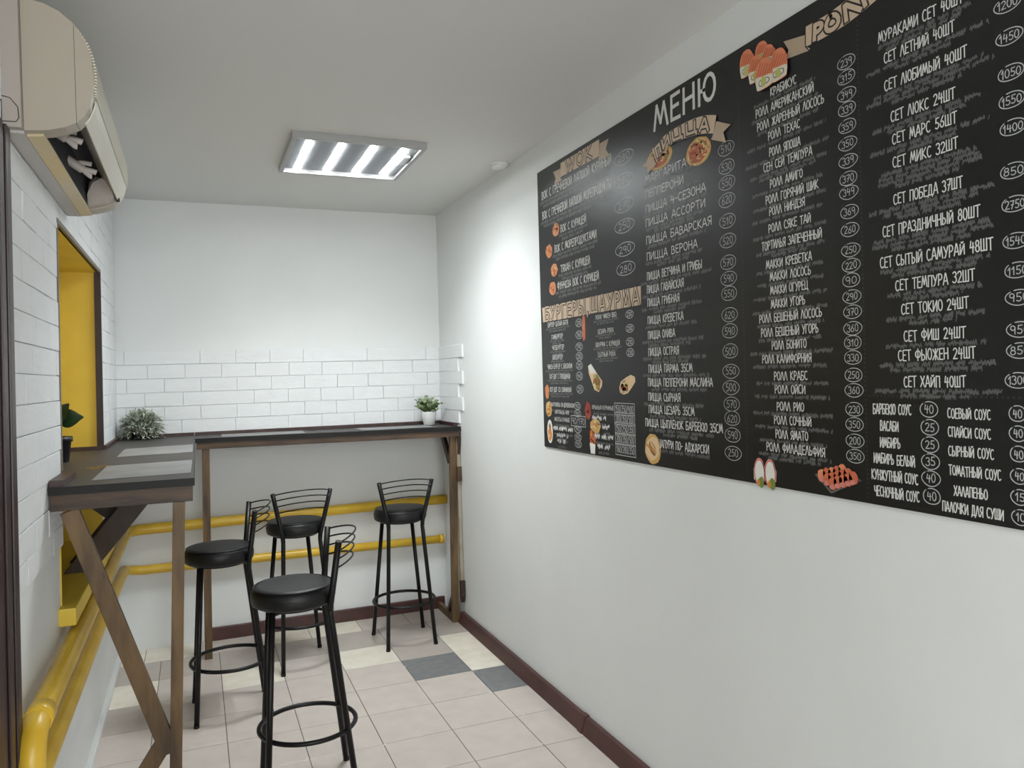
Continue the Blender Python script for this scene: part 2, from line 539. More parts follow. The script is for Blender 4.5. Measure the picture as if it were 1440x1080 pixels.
tube(bm, [Vector((-1.892, -2.66, .70)) - Vector((-0.9, -0.045, 0.705)), Vector((-1.892, -2.735, .70)) - Vector((-0.9, -0.045, 0.705))], PU + 0.003, 18)
obj('weld_collar', bm, 'yellow_pipe', t)
t = thing('heating_pipe', 'lower yellow heating pipe with a capped end below the right end of the counter', 'pipe', (-0.9, -0.045, 0.466))
path = [(-0.03, -0.045, 0.462), (-0.9, -0.045, 0.466), (-1.82, -0.045, 0.470)] + \
       [(-1.82 - 0.08 * math.sin(a), -0.125 + 0.08 * math.cos(a), 0.472 + .003 * i) for i, a in enumerate([i * math.pi / 16 for i in range(1, 8)])] + \
       [(-1.901, -0.16, 0.505), (-1.903, -1.2, 0.53), (-1.900, -2.4, 0.545), (-1.900, -2.66, 0.547), (-1.903, -2.70, .547), (-1.914, -2.732, .547), (-1.930, -2.748, .547), (-1.944, -2.752, .547)]
bm = bmesh.new(); tube(bm, [Vector(p) - Vector((-0.9, -0.045, 0.466)) for p in path], 0.0265, 18)
obj('pipe_run', bm, 'yellow_pipe', t)
bm = bmesh.new(); tube(bm, [(0.845, 0, -0.004), (0.875, 0, -0.004)], 0.0295, 18); obj('end_cap', bm, 'yellow_pipe', t)

# ------------------------------------------------------------------ counters
ZT = 1.222                     # counter top
XI = -1.521                    # front edge of the left counter
t = thing('bar_counter', 'dark counter along the left wall, running through the yellow niche', 'counter', (-1.72, -1.2, 0))
o_ = Vector((1.72, 1.2, 0))


def sub(bm):
    bmesh.ops.translate(bm, verts=bm.verts[:], vec=o_)
    return bm


bm = bmesh.new()
box(bm, lx(ZT) + .002, XI, -2.27, -0.012, ZT - 0.022, ZT)
box(bm, lx(ZT) - .325, lx(ZT) + .002, NY0 + .006, NY1 - .006, ZT - 0.022, ZT)
top = obj('counter_top', sub(bm), 'top', t)
bm = bmesh.new(); box(bm, lx(ZT) + .002, XI + .003, -2.274, -2.27, ZT - 0.024, ZT + .0005); box(bm, XI, XI + .003, -2.27, -0.36, ZT - 0.024, ZT + .0005)
obj('edge_band', sub(bm), 'edge_black', t)
bm = bmesh.new()
for _ in range(7):
    cx_, cy_ = -1.845 + random.uniform(-.035, .03), -1.70 + random.uniform(-.055, .055)
    pts = [bm.verts.new((cx_ + random.uniform(.008, .028) * math.cos(a), cy_ + random.uniform(.006, .02) * math.sin(a), ZT + .0005)) for a in [i * math.pi / 4 for i in range(8)]]
    bm.faces.new(pts)
sm_ = obj('paint_stain', sub(bm), 'smudge', t); sm_['label'] = 'ochre paint stain worn into the counter top'
bm = bmesh.new(); box(bm, lx(1.17) + .004, XI - .004, -2.262, -2.235, 1.148, ZT - 0.023); bev(bm, .002)
obj('apron', sub(bm), 'wood_h', t)
bm = bmesh.new(); box(bm, XI - .03, XI - .004, -2.234, -0.40, 1.15, ZT - 0.023); bev(bm, .002)
obj('apron', sub(bm), 'wood_h', t)
bm = bmesh.new(); lbox(bm, .003, .042, -2.262, NY0 + .0, ZT, ZT + .020)
obj('edge_strip', sub(bm), 'strip', t)
bm = bmesh.new(); lbox(bm, .003, .018, NY1 - .004, -.014, ZT, ZT + .018); lbox(bm, -.32, -.002, NY1 - .026, NY1 - .006, ZT, ZT + .017)
obj('edge_strip', sub(bm), 'strip', t)
bm = bmesh.new(); box(bm, -1.90, XI - .0, -.026, -.012, ZT, ZT + .018)
obj('edge_strip', sub(bm), 'strip', t)
# front leg and the K of braces
bm = bmesh.new(); beam(bm, (-1.612, -2.245, 0.0), (-1.566, -2.245, 1.148), (1, 0, 0), .036, .036); bev(bm, .002)
obj('leg', sub(bm), 'wood', t)
bm = bmesh.new(); beam(bm, (-1.872, -2.246, 1.146), (-1.616, -2.246, .355), (1, 0, 0), .052, .027); bev(bm, .002)
obj('brace', sub(bm), 'wood', t)
bm = bmesh.new(); beam(bm, (-1.625, -2.248, .40), (-1.875, -2.248, .02), (1, 0, 0), .052, .022); bev(bm, .002)
obj('brace', sub(bm), 'wood', t)
bm = bmesh.new(); beam(bm, (-2.0, -1.46, .735), (-1.665, -1.46, 1.15), (1, 0, 0), .082, .10); bev(bm, .002)
obj('brace', sub(bm), 'wood_dark', t)
bm = bmesh.new(); beam(bm, (-1.985, -1.34, 1.13), (-1.80, -1.34, .965), (1, 0, 0), .06, .05); bev(bm, .002)
obj('brace', sub(bm), 'wood_dark', t)
bm = bmesh.new(); beam(bm, (-2.0, -1.28, .77), (-1.70, -1.28, 1.15), (1, 0, 0), .05, .05); bev(bm, .002)
obj('brace', sub(bm), 'wood_dark', t)

t = thing('bar_counter', 'dark counter along the back wall with a wooden leg at each end', 'counter', (-0.76, -0.2, 0))
o_ = Vector((0.76, 0.2, 0))
YF0, YF1 = -0.335, -0.405


def slab(z0, z1, x0, x1, yb, yf0, yf1, dz1=0.0):
    bm = bmesh.new()
    quadbox(bm, [(x0, yf0, z0), (x1, yf1, z0 + dz1), (x1, yb, z0 + dz1), (x0, yb, z0), (x0, yf0, z1), (x1, yf1, z1 + dz1), (x1, yb, z1 + dz1), (x0, yb, z1)])
    return bm


obj('counter_top', sub(slab(ZT - .022, ZT, XI + .004, -.006, -.012, YF0, YF1, -.006)), 'top', t)
obj('edge_band', sub(slab(ZT - .024, ZT + .0005, XI + .004, -.004, YF0, YF0 - .004, YF1 - .004, -.006)), 'edge_black', t)
bm = bmesh.new()
quadbox(bm, [(XI + .012, YF0 + .002, 1.162), (-.012, YF1 + .004, 1.156), (-.012, YF1 + .028, 1.156), (XI + .012, YF0 + .028, 1.162),
             (XI + .012, YF0 + .002, ZT - .023), (-.012, YF1 + .004, ZT - .029), (-.012, YF1 + .028, ZT - .029), (XI + .012, YF0 + .028, ZT - .023)])
bev(bm, .002)
obj('apron', sub(bm), 'wood_h', t)
bm = bmesh.new(); box(bm, XI + .006, -.014, -.026, -.012, ZT - .001, ZT + .018); obj('edge_strip', sub(bm), 'strip', t)
bm = bmesh.new(); box(bm, -.026, -.011, -.34, -.026, ZT - .007, ZT + .016); obj('edge_strip', sub(bm), 'strip', t)
bm = bmesh.new(); beam(bm, (-1.482, -.322, 0.0), (-1.464, -.312, 1.164), (1, 0, 0), .040, .036); bev(bm, .002)
obj('leg', sub(bm), 'wood', t)
bm = bmesh.new(); beam(bm, (-.052, -.335, 0.0), (-.044, -.36, 1.158), (1, 0, 0), .040, .036); bev(bm, .002)
obj('leg', sub(bm), 'wood', t)
bm = bmesh.new(); box(bm, -.07, -.045, -.318, -.026, 0.0, .045); bev(bm, .002); obj('foot_rail', sub(bm), 'wood', t)
bm = bmesh.new(); beam(bm, (-.056, -.315, .15), (-.056, -.22, .03), (1, 0, 0), .02, .03); bev(bm, .002)
obj('brace', sub(bm), 'wood_dark', t)
bm = bmesh.new(); beam(bm, (-.055, -.33, 1.0), (-.055, -.20, 1.15), (1, 0, 0), .022, .05); bev(bm, .002); obj('brace', sub(bm), 'wood_dark', t)
bm = bmesh.new(); box(bm, -.024, -.003, -.382, -.36, .20, 1.15); bev(bm, .002); obj('wall_batten', sub(bm), mat('pale_batten', s2l(176, 168, 152), .6, rgb2=s2l(150, 138, 118), vscale=8), t)
bm = bmesh.new(); box(bm, -.03, -.002, -.398, -.372, .88, .97); bev(bm, .003); obj('wall_block', sub(bm), 'wood', t)
bm = bmesh.new()
pr = [(0.235, .0), (0.14, .0), (.10, .015), (.14, .03), (.235, .034)]
va = [bm.verts.new((-.030, -.405 + d_, z_ + .03)) for z_, d_ in pr]; vb = [bm.verts.new((-.003, -.405 + d_, z_ + .03)) for z_, d_ in pr]
bm.faces.new(va); bm.faces.new(vb[::-1])
for i in range(5):
    bm.faces.new((va[i], vb[i], vb[(i + 1) % 5], va[(i + 1) % 5]))
bmesh.ops.recalc_face_normals(bm, faces=bm.faces[:])
obj('wall_block', sub(bm), 'wood_dark', t)
bm = bmesh.new()
pr = [(1.155, -.405), (1.155, -.36), (.98, -.37), (1.06, -.385)]
va = [bm.verts.new((-.022, y_, z_)) for z_, y_ in pr]; vb = [bm.verts.new((-.004, y_, z_)) for z_, y_ in pr]
bm.faces.new(va); bm.faces.new(vb[::-1])
for i in range(4):
    bm.faces.new((va[i], vb[i], vb[(i + 1) % 4], va[(i + 1) % 4]))
bmesh.ops.recalc_face_normals(bm, faces=bm.faces[:])
obj('wall_bracket', sub(bm), 'wood_dark', t)

# placemats
def placemat(label, pts, z):
    c = sum((Vector((*p, 0)) for p in pts), Vector()) / 4
    bm = bmesh.new()
    lo = [bm.verts.new((p[0] - c.x, p[1] - c.y, 0.0)) for p in pts]
    hi = [bm.verts.new((p[0] - c.x, p[1] - c.y, 0.0022)) for p in pts]
    bm.faces.new(lo[::-1]); bm.faces.new(hi)
    for i in range(4):
        bm.faces.new((lo[i], lo[(i + 1) % 4], hi[(i + 1) % 4], hi[i]))
    bev(bm, .0007, 1)
    o = obj('placemat', bm, 'mat_grey', loc=(c.x, c.y, z))
    tag(o, label, 'placemat', 'grey placemats on the counters')
    return o


placemat('grey placemat nearest the viewer, by the front edge of the left counter', [(-1.822, -2.150), (-1.530, -2.118), (-1.527, -1.640), (-1.822, -1.680)], ZT)
placemat('grey placemat on the left counter, the second one along', [(-1.822, -1.285), (-1.527, -1.255), (-1.525, -0.775), (-1.824, -0.850)], ZT)
placemat('grey placemat on the back counter behind the two middle stools', [(-1.375, -0.325), (-0.925, -0.345), (-0.915, -0.10), (-1.375, -0.075)], ZT - .0005)
placemat('grey placemat on the back counter just left of the white pot', [(-.60, -0.345), (-0.16, -0.37), (-0.16, -0.135), (-0.60, -0.11)], ZT - .0025)


# ------------------------------------------------------------------ bar stools
def make_stool(label, loc, rz, group):
    t = thing('bar_stool', label, 'bar stool', loc, rz, group)
    zs, zt = 0.698, 0.768
    c = (0, 0.035)
    r_ = 0.153
    prof = [(0, zs), (r_ - .012, zs), (r_ - .003, zs + .006), (r_, zs + .018), (r_ + .001, zs + .036), (r_ - .002, zs + .052), (r_ - .010, zt - .007),
            (r_ - .020, zt - .001), (r_ - .03, zt + .0005), (r_ - .06, zt + .002), (0, zt + .003)]
    bm = bmesh.new(); lathe(bm, prof, 48, (c[0], c[1], 0))
    s_ = obj('seat', bm, 'leather', t)
    bm = bmesh.new()
    tube(bm, [(c[0] + (r_ - .0105) * math.cos(a), c[1] + (r_ - .0105) * math.sin(a), zt - .0045) for a in [i * 2 * math.pi / 48 for i in range(48)]], .0032, 8, closed=True)
    obj('piping', bm, 'leather', s_)
    bm = bmesh.new(); lathe(bm, [(0, zs - .012), (.118, zs - .012), (.122, zs - .009), (.122, zs - .001), (0, zs - .001)], 40, (c[0], c[1], 0))
    obj('seat_plate', bm, 'black_metal', t)
    # legs; the rear ones run on into the back posts
    tr = .0115
    for sx in (-1, 1):
        bm = bmesh.new(); tube(bm, [(sx * .152, .158, 0.0), (sx * .088, .118, .69)], tr, 14); obj('leg', bm, 'black_metal', t)
        bm = bmesh.new(); tube(bm, [(sx * .138, -.160, 0.0), (sx * .099, -.086, .665), (sx * .099, -.085, .685)], tr, 14); obj('leg', bm, 'black_metal', t)
        bm = bmesh.new(); tube(bm, [(sx * .099, -.086, .675), (sx * .101, -.087, .70), (sx * .154, -.116, .938)], tr * 1.04, 14); p_ = obj('back_post', bm, 'black_metal', t)
        bm = bmesh.new(); lathe(bm, [(0, .0), (.0125, .0), (.0125, .012), (.0118, .014)], 14, (sx * .138, -.160, 0)); obj('foot_cap', bm, 'black_metal', t); bm = bmesh.new(); lathe(bm, [(0, .0), (.0125, .0), (.0125, .012), (.0118, .014)], 14, (sx * .152, .158, 0))
        obj('foot_cap', bm, 'black_metal', t)
    bm = bmesh.new()
    tube(bm, [(.176 * math.cos(a), -.003 + .176 * math.sin(a), .235) for a in [i * 2 * math.pi / 56 for i in range(56)]], .0088, 10, closed=True)
    obj('foot_ring', bm, 'black_metal', t)
    A, B = Vector((.101, -.087, .70)), Vector((.154, -.116, .938))
    for f in (.965, .835, .70, .555):
        e = A.lerp(B, f)
        pts = []
        for i in range(17):
            u = -1 + 2 * i / 16
            k = (1 - u * u)
            k = k ** 0.8
            pts.append((u * e.x, e.y - .085 * k, e.z + .026 * k))
        bm = bmesh.new(); tube(bm, pts, .0032, 8); obj('back_rail', bm, 'black_metal', t)
    return t


def copy_thing(root, label, loc, rz, group):
    r = root.copy(); COL.objects.link(r)
    r.location = loc; r.rotation_euler = (0, 0, rz); r['label'] = label; r['group'] = group
    for ch in list(root.children):
        c = ch.copy(); COL.objects.link(c); c.parent = r
        for g in list(ch.children):
            d = g.copy(); COL.objects.link(d); d.parent = c
    return r


G = 'black bar stools'
st = make_stool('black bar stool nearest the viewer, lowest in the photo', (-1.155, -1.945, 0), R(88.5), G)
copy_thing(st, 'black bar stool at the left counter, beside the front wooden leg', (-1.392, -1.080, 0), R(91.5), G)
copy_thing(st, 'black bar stool facing the back counter, behind the nearest stool', (-1.018, -0.600, 0), R(9), G)
copy_thing(st, 'black bar stool furthest right, standing apart by the right wall', (-0.415, -0.508, 0), R(0), G)

# ------------------------------------------------------------------ ceiling lamp
LX0, LX1, LY0, LY1 = -1.092, -0.497, -1.524, -0.929
t = thing('ceiling_lamp', 'square LED panel lamp with four bright tubes on the ceiling', 'ceiling light', ((LX0 + LX1) / 2, (LY0 + LY1) / 2, ZC))
hw = (LX1 - LX0) / 2
bm = bmesh.new(); box(bm, -hw + .004, hw - .004, -hw + .004, hw - .004, -.006, -.0005); obj('back_tray', bm, 'lamp_metal', t)
bm = bmesh.new()
for a in ((-hw, hw, -hw, -hw + .010), (-hw, hw, hw - .010, hw), (-hw, -hw + .010, -hw + .010, hw - .010), (hw - .010, hw, -hw + .010, hw - .010)):
    box(bm, *a, -.030, -.0005)
for a in ((-hw + .009, hw - .009, -hw + .009, -hw + .02), (-hw + .009, hw - .009, hw - .02, hw - .009), (-hw + .009, -hw + .02, -hw + .02, hw - .02), (hw - .02, hw - .009, -hw + .02, hw - .02)):
    box(bm, *a, -.030, -.0265)
obj('frame', bm, 'lamp_frame', t)
for x in (-.215, -.072, .072, .215):
    bm = bmesh.new(); box(bm, x - .011, x + .011, -.262, .262, -.0072, -.0061); obj('led_tube', bm, 'led', t)
    la = bpy.data.lights.new('led_tube_light', 'AREA')
    la.shape = 'RECTANGLE'
    la.size, la.size_y = .022, .524
    la.energy = LED_BEAM
    la.color = LIGHT_RGB
    la.spread = R(130)
    lo = bpy.data.objects.new('led_tube_light', la)
    COL.objects.link(lo)
    lo.parent = t
    lo.location = (x, 0, -.0078)
bm = bmesh.new(); box(bm, .240, .272, -.10, .03, -.020, -.006); bev(bm, .003); obj('driver_box', bm, 'white_plastic', t)
bm = bmesh.new(); box(bm, -hw + .011, hw - .011, -hw + .011, hw - .011, -.0260, -.0242); obj('diffuser', bm, 'diffuser', t)

# smoke detector
t = thing('smoke_detector', 'small white round detector on the ceiling by the right wall', 'smoke detector', (-0.055, -1.285, ZC))
bm = bmesh.new(); lathe(bm, [(.046, -.0005), (.046, -.010), (.043, -.012), (0, -.012)], 32); obj('base', bm, 'white_plastic', t)
bm = bmesh.new(); lathe(bm, [(.038, -.012), (.038, -.020), (.030, -.026), (0, -.027)], 32); obj('cover', bm, 'white_plastic', t)

# ------------------------------------------------------------------ air conditioner
AX = -1.925
t = thing('air_conditioner', 'old white wall air conditioner with its outlet open, above the niche', 'air conditioner', (AX, -2.25, 2.14))
PR = [(0.0, 2.143), (.054, 2.143), (.092, 2.147), (.106, 2.149), (.14, 2.159), (.168, 2.173), (.184, 2.191), (.196, 2.214), (.203, 2.25), (.206, 2.29), (.203, 2.335),
      (.19, 2.378), (.166, 2.416), (.135, 2.442), (.103, 2.456), (.052, 2.464), (0.0, 2.466)]
AO = Vector((AX, -2.25, 2.14))
AY0, AY1 = -2.765, -1.745


def aprism(bm, pts, y0, y1, sc0=1.0, sc1=1.0, mi=0):
    c = Vector((0.1, 2.30))
    def ring(y, s):
        return [bm.verts.new((max(0.014, d if s == 1 else c[0] + (d - c[0]) * s if d > .03 else d), y + 2.25, (c[1] + (z - c[1]) * s) - 2.14)) for d, z in pts]
    A, B = ring(y0, sc0), ring(y1, sc1)
    f = bm.faces.new(A); f.material_index = mi
    f = bm.faces.new(B[::-1]); f.material_index = mi
    n = len(pts)
    for i in range(n):
        f = bm.faces.new((A[i], B[i], B[(i + 1) % n], A[(i + 1) % n])); f.material_index = mi


def clip(lo, hi):
    """the part of the profile between two depths"""
    low, up = [], []
    half = PR.index((.206, 2.29))
    L, U = PR[:half + 1], PR[half:]
    def at(seq, d):
        for (a, za), (b, zb) in zip(seq, seq[1:]):
            if min(a, b) <= d <= max(a, b) and a != b:
                return za + (zb - za) * (d - a) / (b - a)
        return seq[-1][1]
    low = [(lo, at(L, lo))] + [p for p in L if lo < p[0] < hi]
    up = [p for p in U if lo < p[0] < hi] + [(lo, at(U, lo))]
    mid = [(hi, at(L, hi)), (hi, at(U, hi))] if hi < .206 else []
    out = low + mid + up
    res = []
    for p in out:
        if not res or (abs(p[0] - res[-1][0]) + abs(p[1] - res[-1][1])) > 1e-5:
            res.append(p)
    return res


# near end: mount, wide cover, front piece (with fine gaps)
bm = bmesh.new(); aprism(bm, clip(0.0, .0525), AY0 - .022, -2.70); bmesh.ops.recalc_face_normals(bm, faces=bm.faces[:]); obj('side_mount', bm, 'ac_side', t)
bm = bmesh.new(); aprism(bm, clip(.0535, .1655), AY0, -2.70); bmesh.ops.recalc_face_normals(bm, faces=bm.faces[:]); obj('side_cover', bm, 'ac', t)
bm = bmesh.new(); aprism(bm, clip(.1665, .3), AY0, -2.70); bmesh.ops.recalc_face_normals(bm, faces=bm.faces[:]); obj('side_cover', bm, 'ac', t)
bm = bmesh.new(); aprism(bm, [(d * .97 + .001, 2.305 + (z - 2.305) * .97) for d, z in PR], AY0 + .006, -2.70); bmesh.ops.recalc_face_normals(bm, faces=bm.faces[:]); obj('inner_shell', bm, 'seam', t)
# body with the outlet notch
NOTCH = [(0.0, 2.143), (.054, 2.143), (.0905, 2.147), (.084, 2.20), (.092, 2.245), (.112, 2.268), (.132, 2.262), (.178, 2.186)]
BODY = NOTCH + [p for p in PR if p[0] > .178 and p[1] > 2.186] + [p for p in PR if p[0] <= .178 and p[1] > 2.3]
bm = bmesh.new(); aprism(bm, BODY, -2.70, -1.83); bmesh.ops.recalc_face_normals(bm, faces=bm.faces[:])
for f in bm.faces:
    c = f.calc_center_median()
    if 0.083 <= c.x <= .128 and c.z < .13 and c.z > .02 and abs(f.normal.y) < .5:
        f.material_index = 1
obj('body', bm, ['ac', 'ac_dark'], t)
bm = bmesh.new(); aprism(bm, PR, -1.83, AY1 - .012); aprism(bm, PR, AY1 - .012, AY1, 1.0, .93); bmesh.ops.recalc_face_normals(bm, faces=bm.faces[:]); obj('end_cap', bm, 'ac', t)
# flat grey back plate and the yellowed lip
bm = bmesh.new(); box(bm, 0.013, .0535, AY0 + 2.25 + .003, AY1 + 2.25 - .02, -.004, .004); obj('back_plate', bm, 'ac_grey', t)
bm = bmesh.new(); quadbox(bm, [(.0545, AY0 + 2.25 + .03, -.003), (.0905, AY0 + 2.25 + .03, .001), (.0905, AY1 + 2.25 - .02, .001), (.0545, AY1 + 2.25 - .02, -.003),
                               (.0545, AY0 + 2.25 + .03, .008), (.0905, AY0 + 2.25 + .03, .010), (.0905, AY1 + 2.25 - .02, .010), (.0545, AY1 + 2.25 - .02, .008)])
obj('outlet_lip', bm, 'ac_cream', t)
# pale strip under the grille
bm = bmesh.new()
q = [(.1785, 2.1855), (.190, 2.200), (.199, 2.222), (.2045, 2.243)]
for (d0, z0), (d1, z1) in zip(q, q[1:]):
    quadbox(bm, [(d0, -2.72 + 2.25, z0 - 2.14), (d0 + .003, -2.72 + 2.25, z0 - 2.142), (d0 + .003, -1.80 + 2.25, z0 - 2.142), (d0, -1.80 + 2.25, z0 - 2.14),
                 (d1, -2.72 + 2.25, z1 - 2.14), (d1 + .003, -2.72 + 2.25, z1 - 2.142), (d1 + .003, -1.80 + 2.25, z1 - 2.142), (d1, -1.80 + 2.25, z1 - 2.14)])
obj('lower_panel', bm, mat('lower_panel_plastic', s2l(226, 222, 210), .42), t)
# slatted grille on the curved front
bm = bmesh.new()
FR = [(.203, 2.25), (.206, 2.29), (.203, 2.335), (.19, 2.378), (.166, 2.416)]
cf = catmull([Vector((d, 0, z)) for d, z in FR], 6)
for i in range(0, len(cf) - 1):
    a, b = cf[i], cf[i + 1]
    mpt = a.lerp(b, .5); tt = (b - a).normalized(); nn = Vector((tt.z, 0, -tt.x))
    h_ = (b - a).length * .30
    ps = []
    for y in (-2.735, -1.765):
        for p in (mpt - tt * h_ - nn * .001, mpt - tt * h_ + nn * .005, mpt + tt * h_ + nn * .005, mpt + tt * h_ - nn * .001):
            ps.append((p.x, y + 2.25, p.z - 2.14))
    quadbox(bm, ps)
bmesh.ops.recalc_face_normals(bm, faces=bm.faces[:])
obj('front_grille', bm, 'ac_slat', t)
# vanes in the outlet: forked grey plates
def vane(y, k):
    bm = bmesh.new()
    for pts, r0 in (([(.080, .068), (.103, .052), (.122, .040)], .0135), ([(.122, .040), (.140, .024), (.146, .022)], .0085), ([(.118, .040), (.130, .040), (.152, .036), (.158, .034)], .0085),
                    ([(.100, .054), (.120, .060), (.146, .058)], .0075)):
        c_ = catmull([Vector((d, y + 2.25 + k * .12 * (d - .08), z)) for d, z in pts], 5)
        tube(bm, c_, r0, 10)
    obj('vane', bm, 'ac_vane', t, smooth=True)


for y, k in ((-2.60, 1.2), (-2.28, 1.2)):
    vane(y, k)
bm = bmesh.new()
pts = [(.088, .012), (.12, .020), (.15, .030), (.172, .046), (.165, .085), (.14, .10), (.11, .085), (.09, .05)]
A = [bm.verts.new((d, -1.865 + 2.25 - (z - .012) * .8, z)) for d, z in pts]; B = [bm.verts.new((d, -1.832 + 2.25, z)) for d, z in pts]
bm.faces.new(A); bm.faces.new(B[::-1])
for i in range(len(pts)):
    bm.faces.new((A[i], B[i], B[(i + 1) % len(pts)], A[(i + 1) % len(pts)]))
bmesh.ops.recalc_face_normals(bm, faces=bm.faces[:]); bev(bm, .003)
obj('outlet_end', bm, 'ac_vane', t)
bm = bmesh.new(); box(bm, .176, .188, -1.86 + 2.25, -1.835 + 2.25, .040, .060); bev(bm, .002); obj('receiver_window', bm, 'ac_dark', t)
# knock-out line on the mount
bm = bmesh.new()
tube(bm, [(.014, AY0 + 2.25 - .0222, .075), (.030, AY0 + 2.25 - .0222, .072), (.046, AY0 + 2.25 - .0222, .052), (.048, AY0 + 2.25 - .0222, .026), (.042, AY0 + 2.25 - .0222, .016), (.014, AY0 + 2.25 - .0222, .015)], .0011, 6)
obj('knockout_line', bm, 'seam', t)


# ------------------------------------------------------------------ plants
def leaf(bm, base, tip, w, up=Vector((0, 0, 1)), curl=0.15, n=4, mi=0):
    base, tip = Vector(base), Vector(tip)
    d = tip - base
    L = d.length
    d.normalize()
    s = d.cross(up)
    if s.length < 1e-4:
        s = Vector((1, 0, 0))
    s.normalize()
    nrm = s.cross(d)
    rows = []
    for i in range(n + 1):
        f = i / n
        ww = w * math.sin(math.pi * min(.97, max(.04, f ** .8)))
        c = base + d * (L * f) + nrm * (L * curl * (f * (1 - f) * 4) * .5)
        rows.append([bm.verts.new(c - s * ww + nrm * ww * .25), bm.verts.new(c), bm.verts.new(c + s * ww + nrm * ww * .25)])
    for A, B in zip(rows, rows[1:]):
        for k in range(2):
            f = bm.faces.new((A[k], A[k + 1], B[k + 1], B[k])); f.smooth = True; f.material_index = mi


rp = random.Random(5)
t = thing('potted_plant', 'small leafy green plant in a white pot at the right end of the counter', 'plant', (-0.130, -0.150, ZT - .0035))
bm = bmesh.new(); lathe(bm, [(0, .0), (.030, .0), (.034, .004), (.044, .05), (.047, .078), (.0475, .088), (.0445, .088), (.043, .076), (0, .074)], 32); obj('pot', bm, 'pot_white', t)
bm = bmesh.new(); lathe(bm, [(.0425, .074), (.04, .079), (0, .08)], 24); obj('soil', bm, 'soil', t)
bm = bmesh.new(); bl = bmesh.new()
for i in range(34):
    a = rp.uniform(0, 2 * math.pi); rad = rp.uniform(.02, .088); hh = rp.uniform(.112, .182) - rad * .2
    top_ = Vector((rad * math.cos(a), rad * math.sin(a) * .8, hh))
    st_ = Vector((rp.uniform(-.02, .02), rp.uniform(-.02, .02), .078))
    tube(bm, catmull([st_, st_.lerp(top_, .5) + Vector((0, 0, .012)), top_], 3), .0013, 5)
    for k in range(7):
        f = .5 + .5 * k / 6
        p = st_.lerp(top_, f)
        b_ = rp.uniform(0, 2 * math.pi)
        leaf(bl, p, p + Vector((math.cos(b_), math.sin(b_), rp.uniform(-.1, .7))) * rp.uniform(.018, .030), rp.uniform(.009, .014), n=3, up=Vector((rp.uniform(-.5, .5), -.6, .6)))
obj('stems', bm, 'stem', t); obj('foliage', bl, 'leaf', t)

t = thing('potted_plant', 'bushy silver leaved plant on the counter in the back left corner', 'plant', (-1.795, -0.115, ZT))
bm = bmesh.new(); lathe(bm, [(0, 0), (.042, 0), (.046, .004), (.052, .05), (.052, .055), (.048, .055), (0, .05)], 28); obj('pot', bm, 'pot_black', t)
bm = bmesh.new(); bl = bmesh.new()
for i in range(260):
    a = rp.uniform(0, 2 * math.pi); el = rp.uniform(-.55, 1.45)
    rad = .108 * rp.uniform(.78, 1.1)
    st_ = Vector((rp.uniform(-.02, .02), rp.uniform(-.02, .02), .05))
    tip_ = Vector((rad * math.cos(el) * math.cos(a) * 1.08, rad * math.cos(el) * math.sin(a) * .85, .045 + rad * math.sin(el) * 1.0))
    if tip_.z < .008:
        tip_.z = .008
    if tip_.y > .085:
        tip_.y = .085
    if tip_.x < -.112:
        tip_.x = -.112
    mid_ = st_.lerp(tip_, .55) + Vector((0, 0, .022))
    cv = catmull([st_, mid_, tip_], 4)
    tube(bm, cv, .0012, 4)
    for k in range(9):
        p = cv[min(len(cv) - 1, 2 + int(k * (len(cv) - 3) / 8))]
        dd = (tip_ - mid_).normalized() * .6 + Vector((rp.uniform(-1, 1), rp.uniform(-1, 1), rp.uniform(-.4, .9)))
        q_ = p + dd.normalized() * rp.uniform(.018, .030)
        q_.z = max(q_.z, .004); q_.y = min(q_.y, .09); q_.x = max(q_.x, -.12)
        leaf(bl, p, q_, rp.uniform(.0034, .0050), n=3)
obj('stems', bm, 'stem', t); obj('foliage', bl, 'leaf_silver', t)

t = thing('potted_plant', 'broad leaved dark green plant in a black pot inside the yellow niche', 'plant', (-2.028, -1.36, ZT))
bm = bmesh.new(); lathe(bm, [(0, 0), (.038, 0), (.041, .004), (.050, .082), (.056, .082), (.056, .102), (.050, .102), (.049, .095), (0, .093)], 32); obj('pot', bm, 'pot_black', t)
bm = bmesh.new(); bl = bmesh.new()
for (bx_, by_, bz_), (tx_, ty_, tz_), w, up_ in (((.006, -.01, .165), (.098, -.012, .178), .040, (-.1, -1, .35)), ((-.01, -.02, .17), (.052, -.04, .235), .034, (.2, -1, .3)), ((-.01, 0, .16), (-.10, -.02, .19), .040, (0, -1, .5)),
                                                 ((0, .02, .17), (.05, .09, .20), .036, (0, -.3, 1)), ((0, -.02, .15), (.03, -.10, .165), .036, (0, -.2, 1)), ((-.01, .02, .18), (-.05, .06, .25), .032, (.3, -1, .3)),
                                                 ((0, 0, .20), (.012, .0, .27), .016, (0, -1, 0)), ((0, -.01, .20), (-.022, -.02, .265), .018, (0, -1, 0))):
    kn = Vector((bx_, by_, bz_))
    tube(bm, catmull([Vector((0, 0, .092)), Vector((bx_ * .5, by_ * .5, .13)), kn], 4), .0032, 6)
    leaf(bl, kn, (tx_, ty_, tz_), w, up=Vector(up_), curl=.16, n=7)
obj('stems', bm, 'stem', t); obj('foliage', bl, 'leaf_dark', t)

# ------------------------------------------------------------------ menu board
BX = -0.006                   # its printed face
YL_, YR_, ZB_, ZT_ = -1.645, -4.12, 1.186, 2.458
menu = thing('menu_board', 'large black menu board with white chalk style lettering on the right wall', 'menu board', (0, -2.88, 1.186))
MO = Vector((0, 2.88, -1.186))
bm = bmesh.new(); box(bm, BX, -0.0005, YR_, YL_, ZB_, ZT_); bmesh.ops.translate(bm, verts=bm.verts[:], vec=MO); obj('panel', bm, 'board', menu)


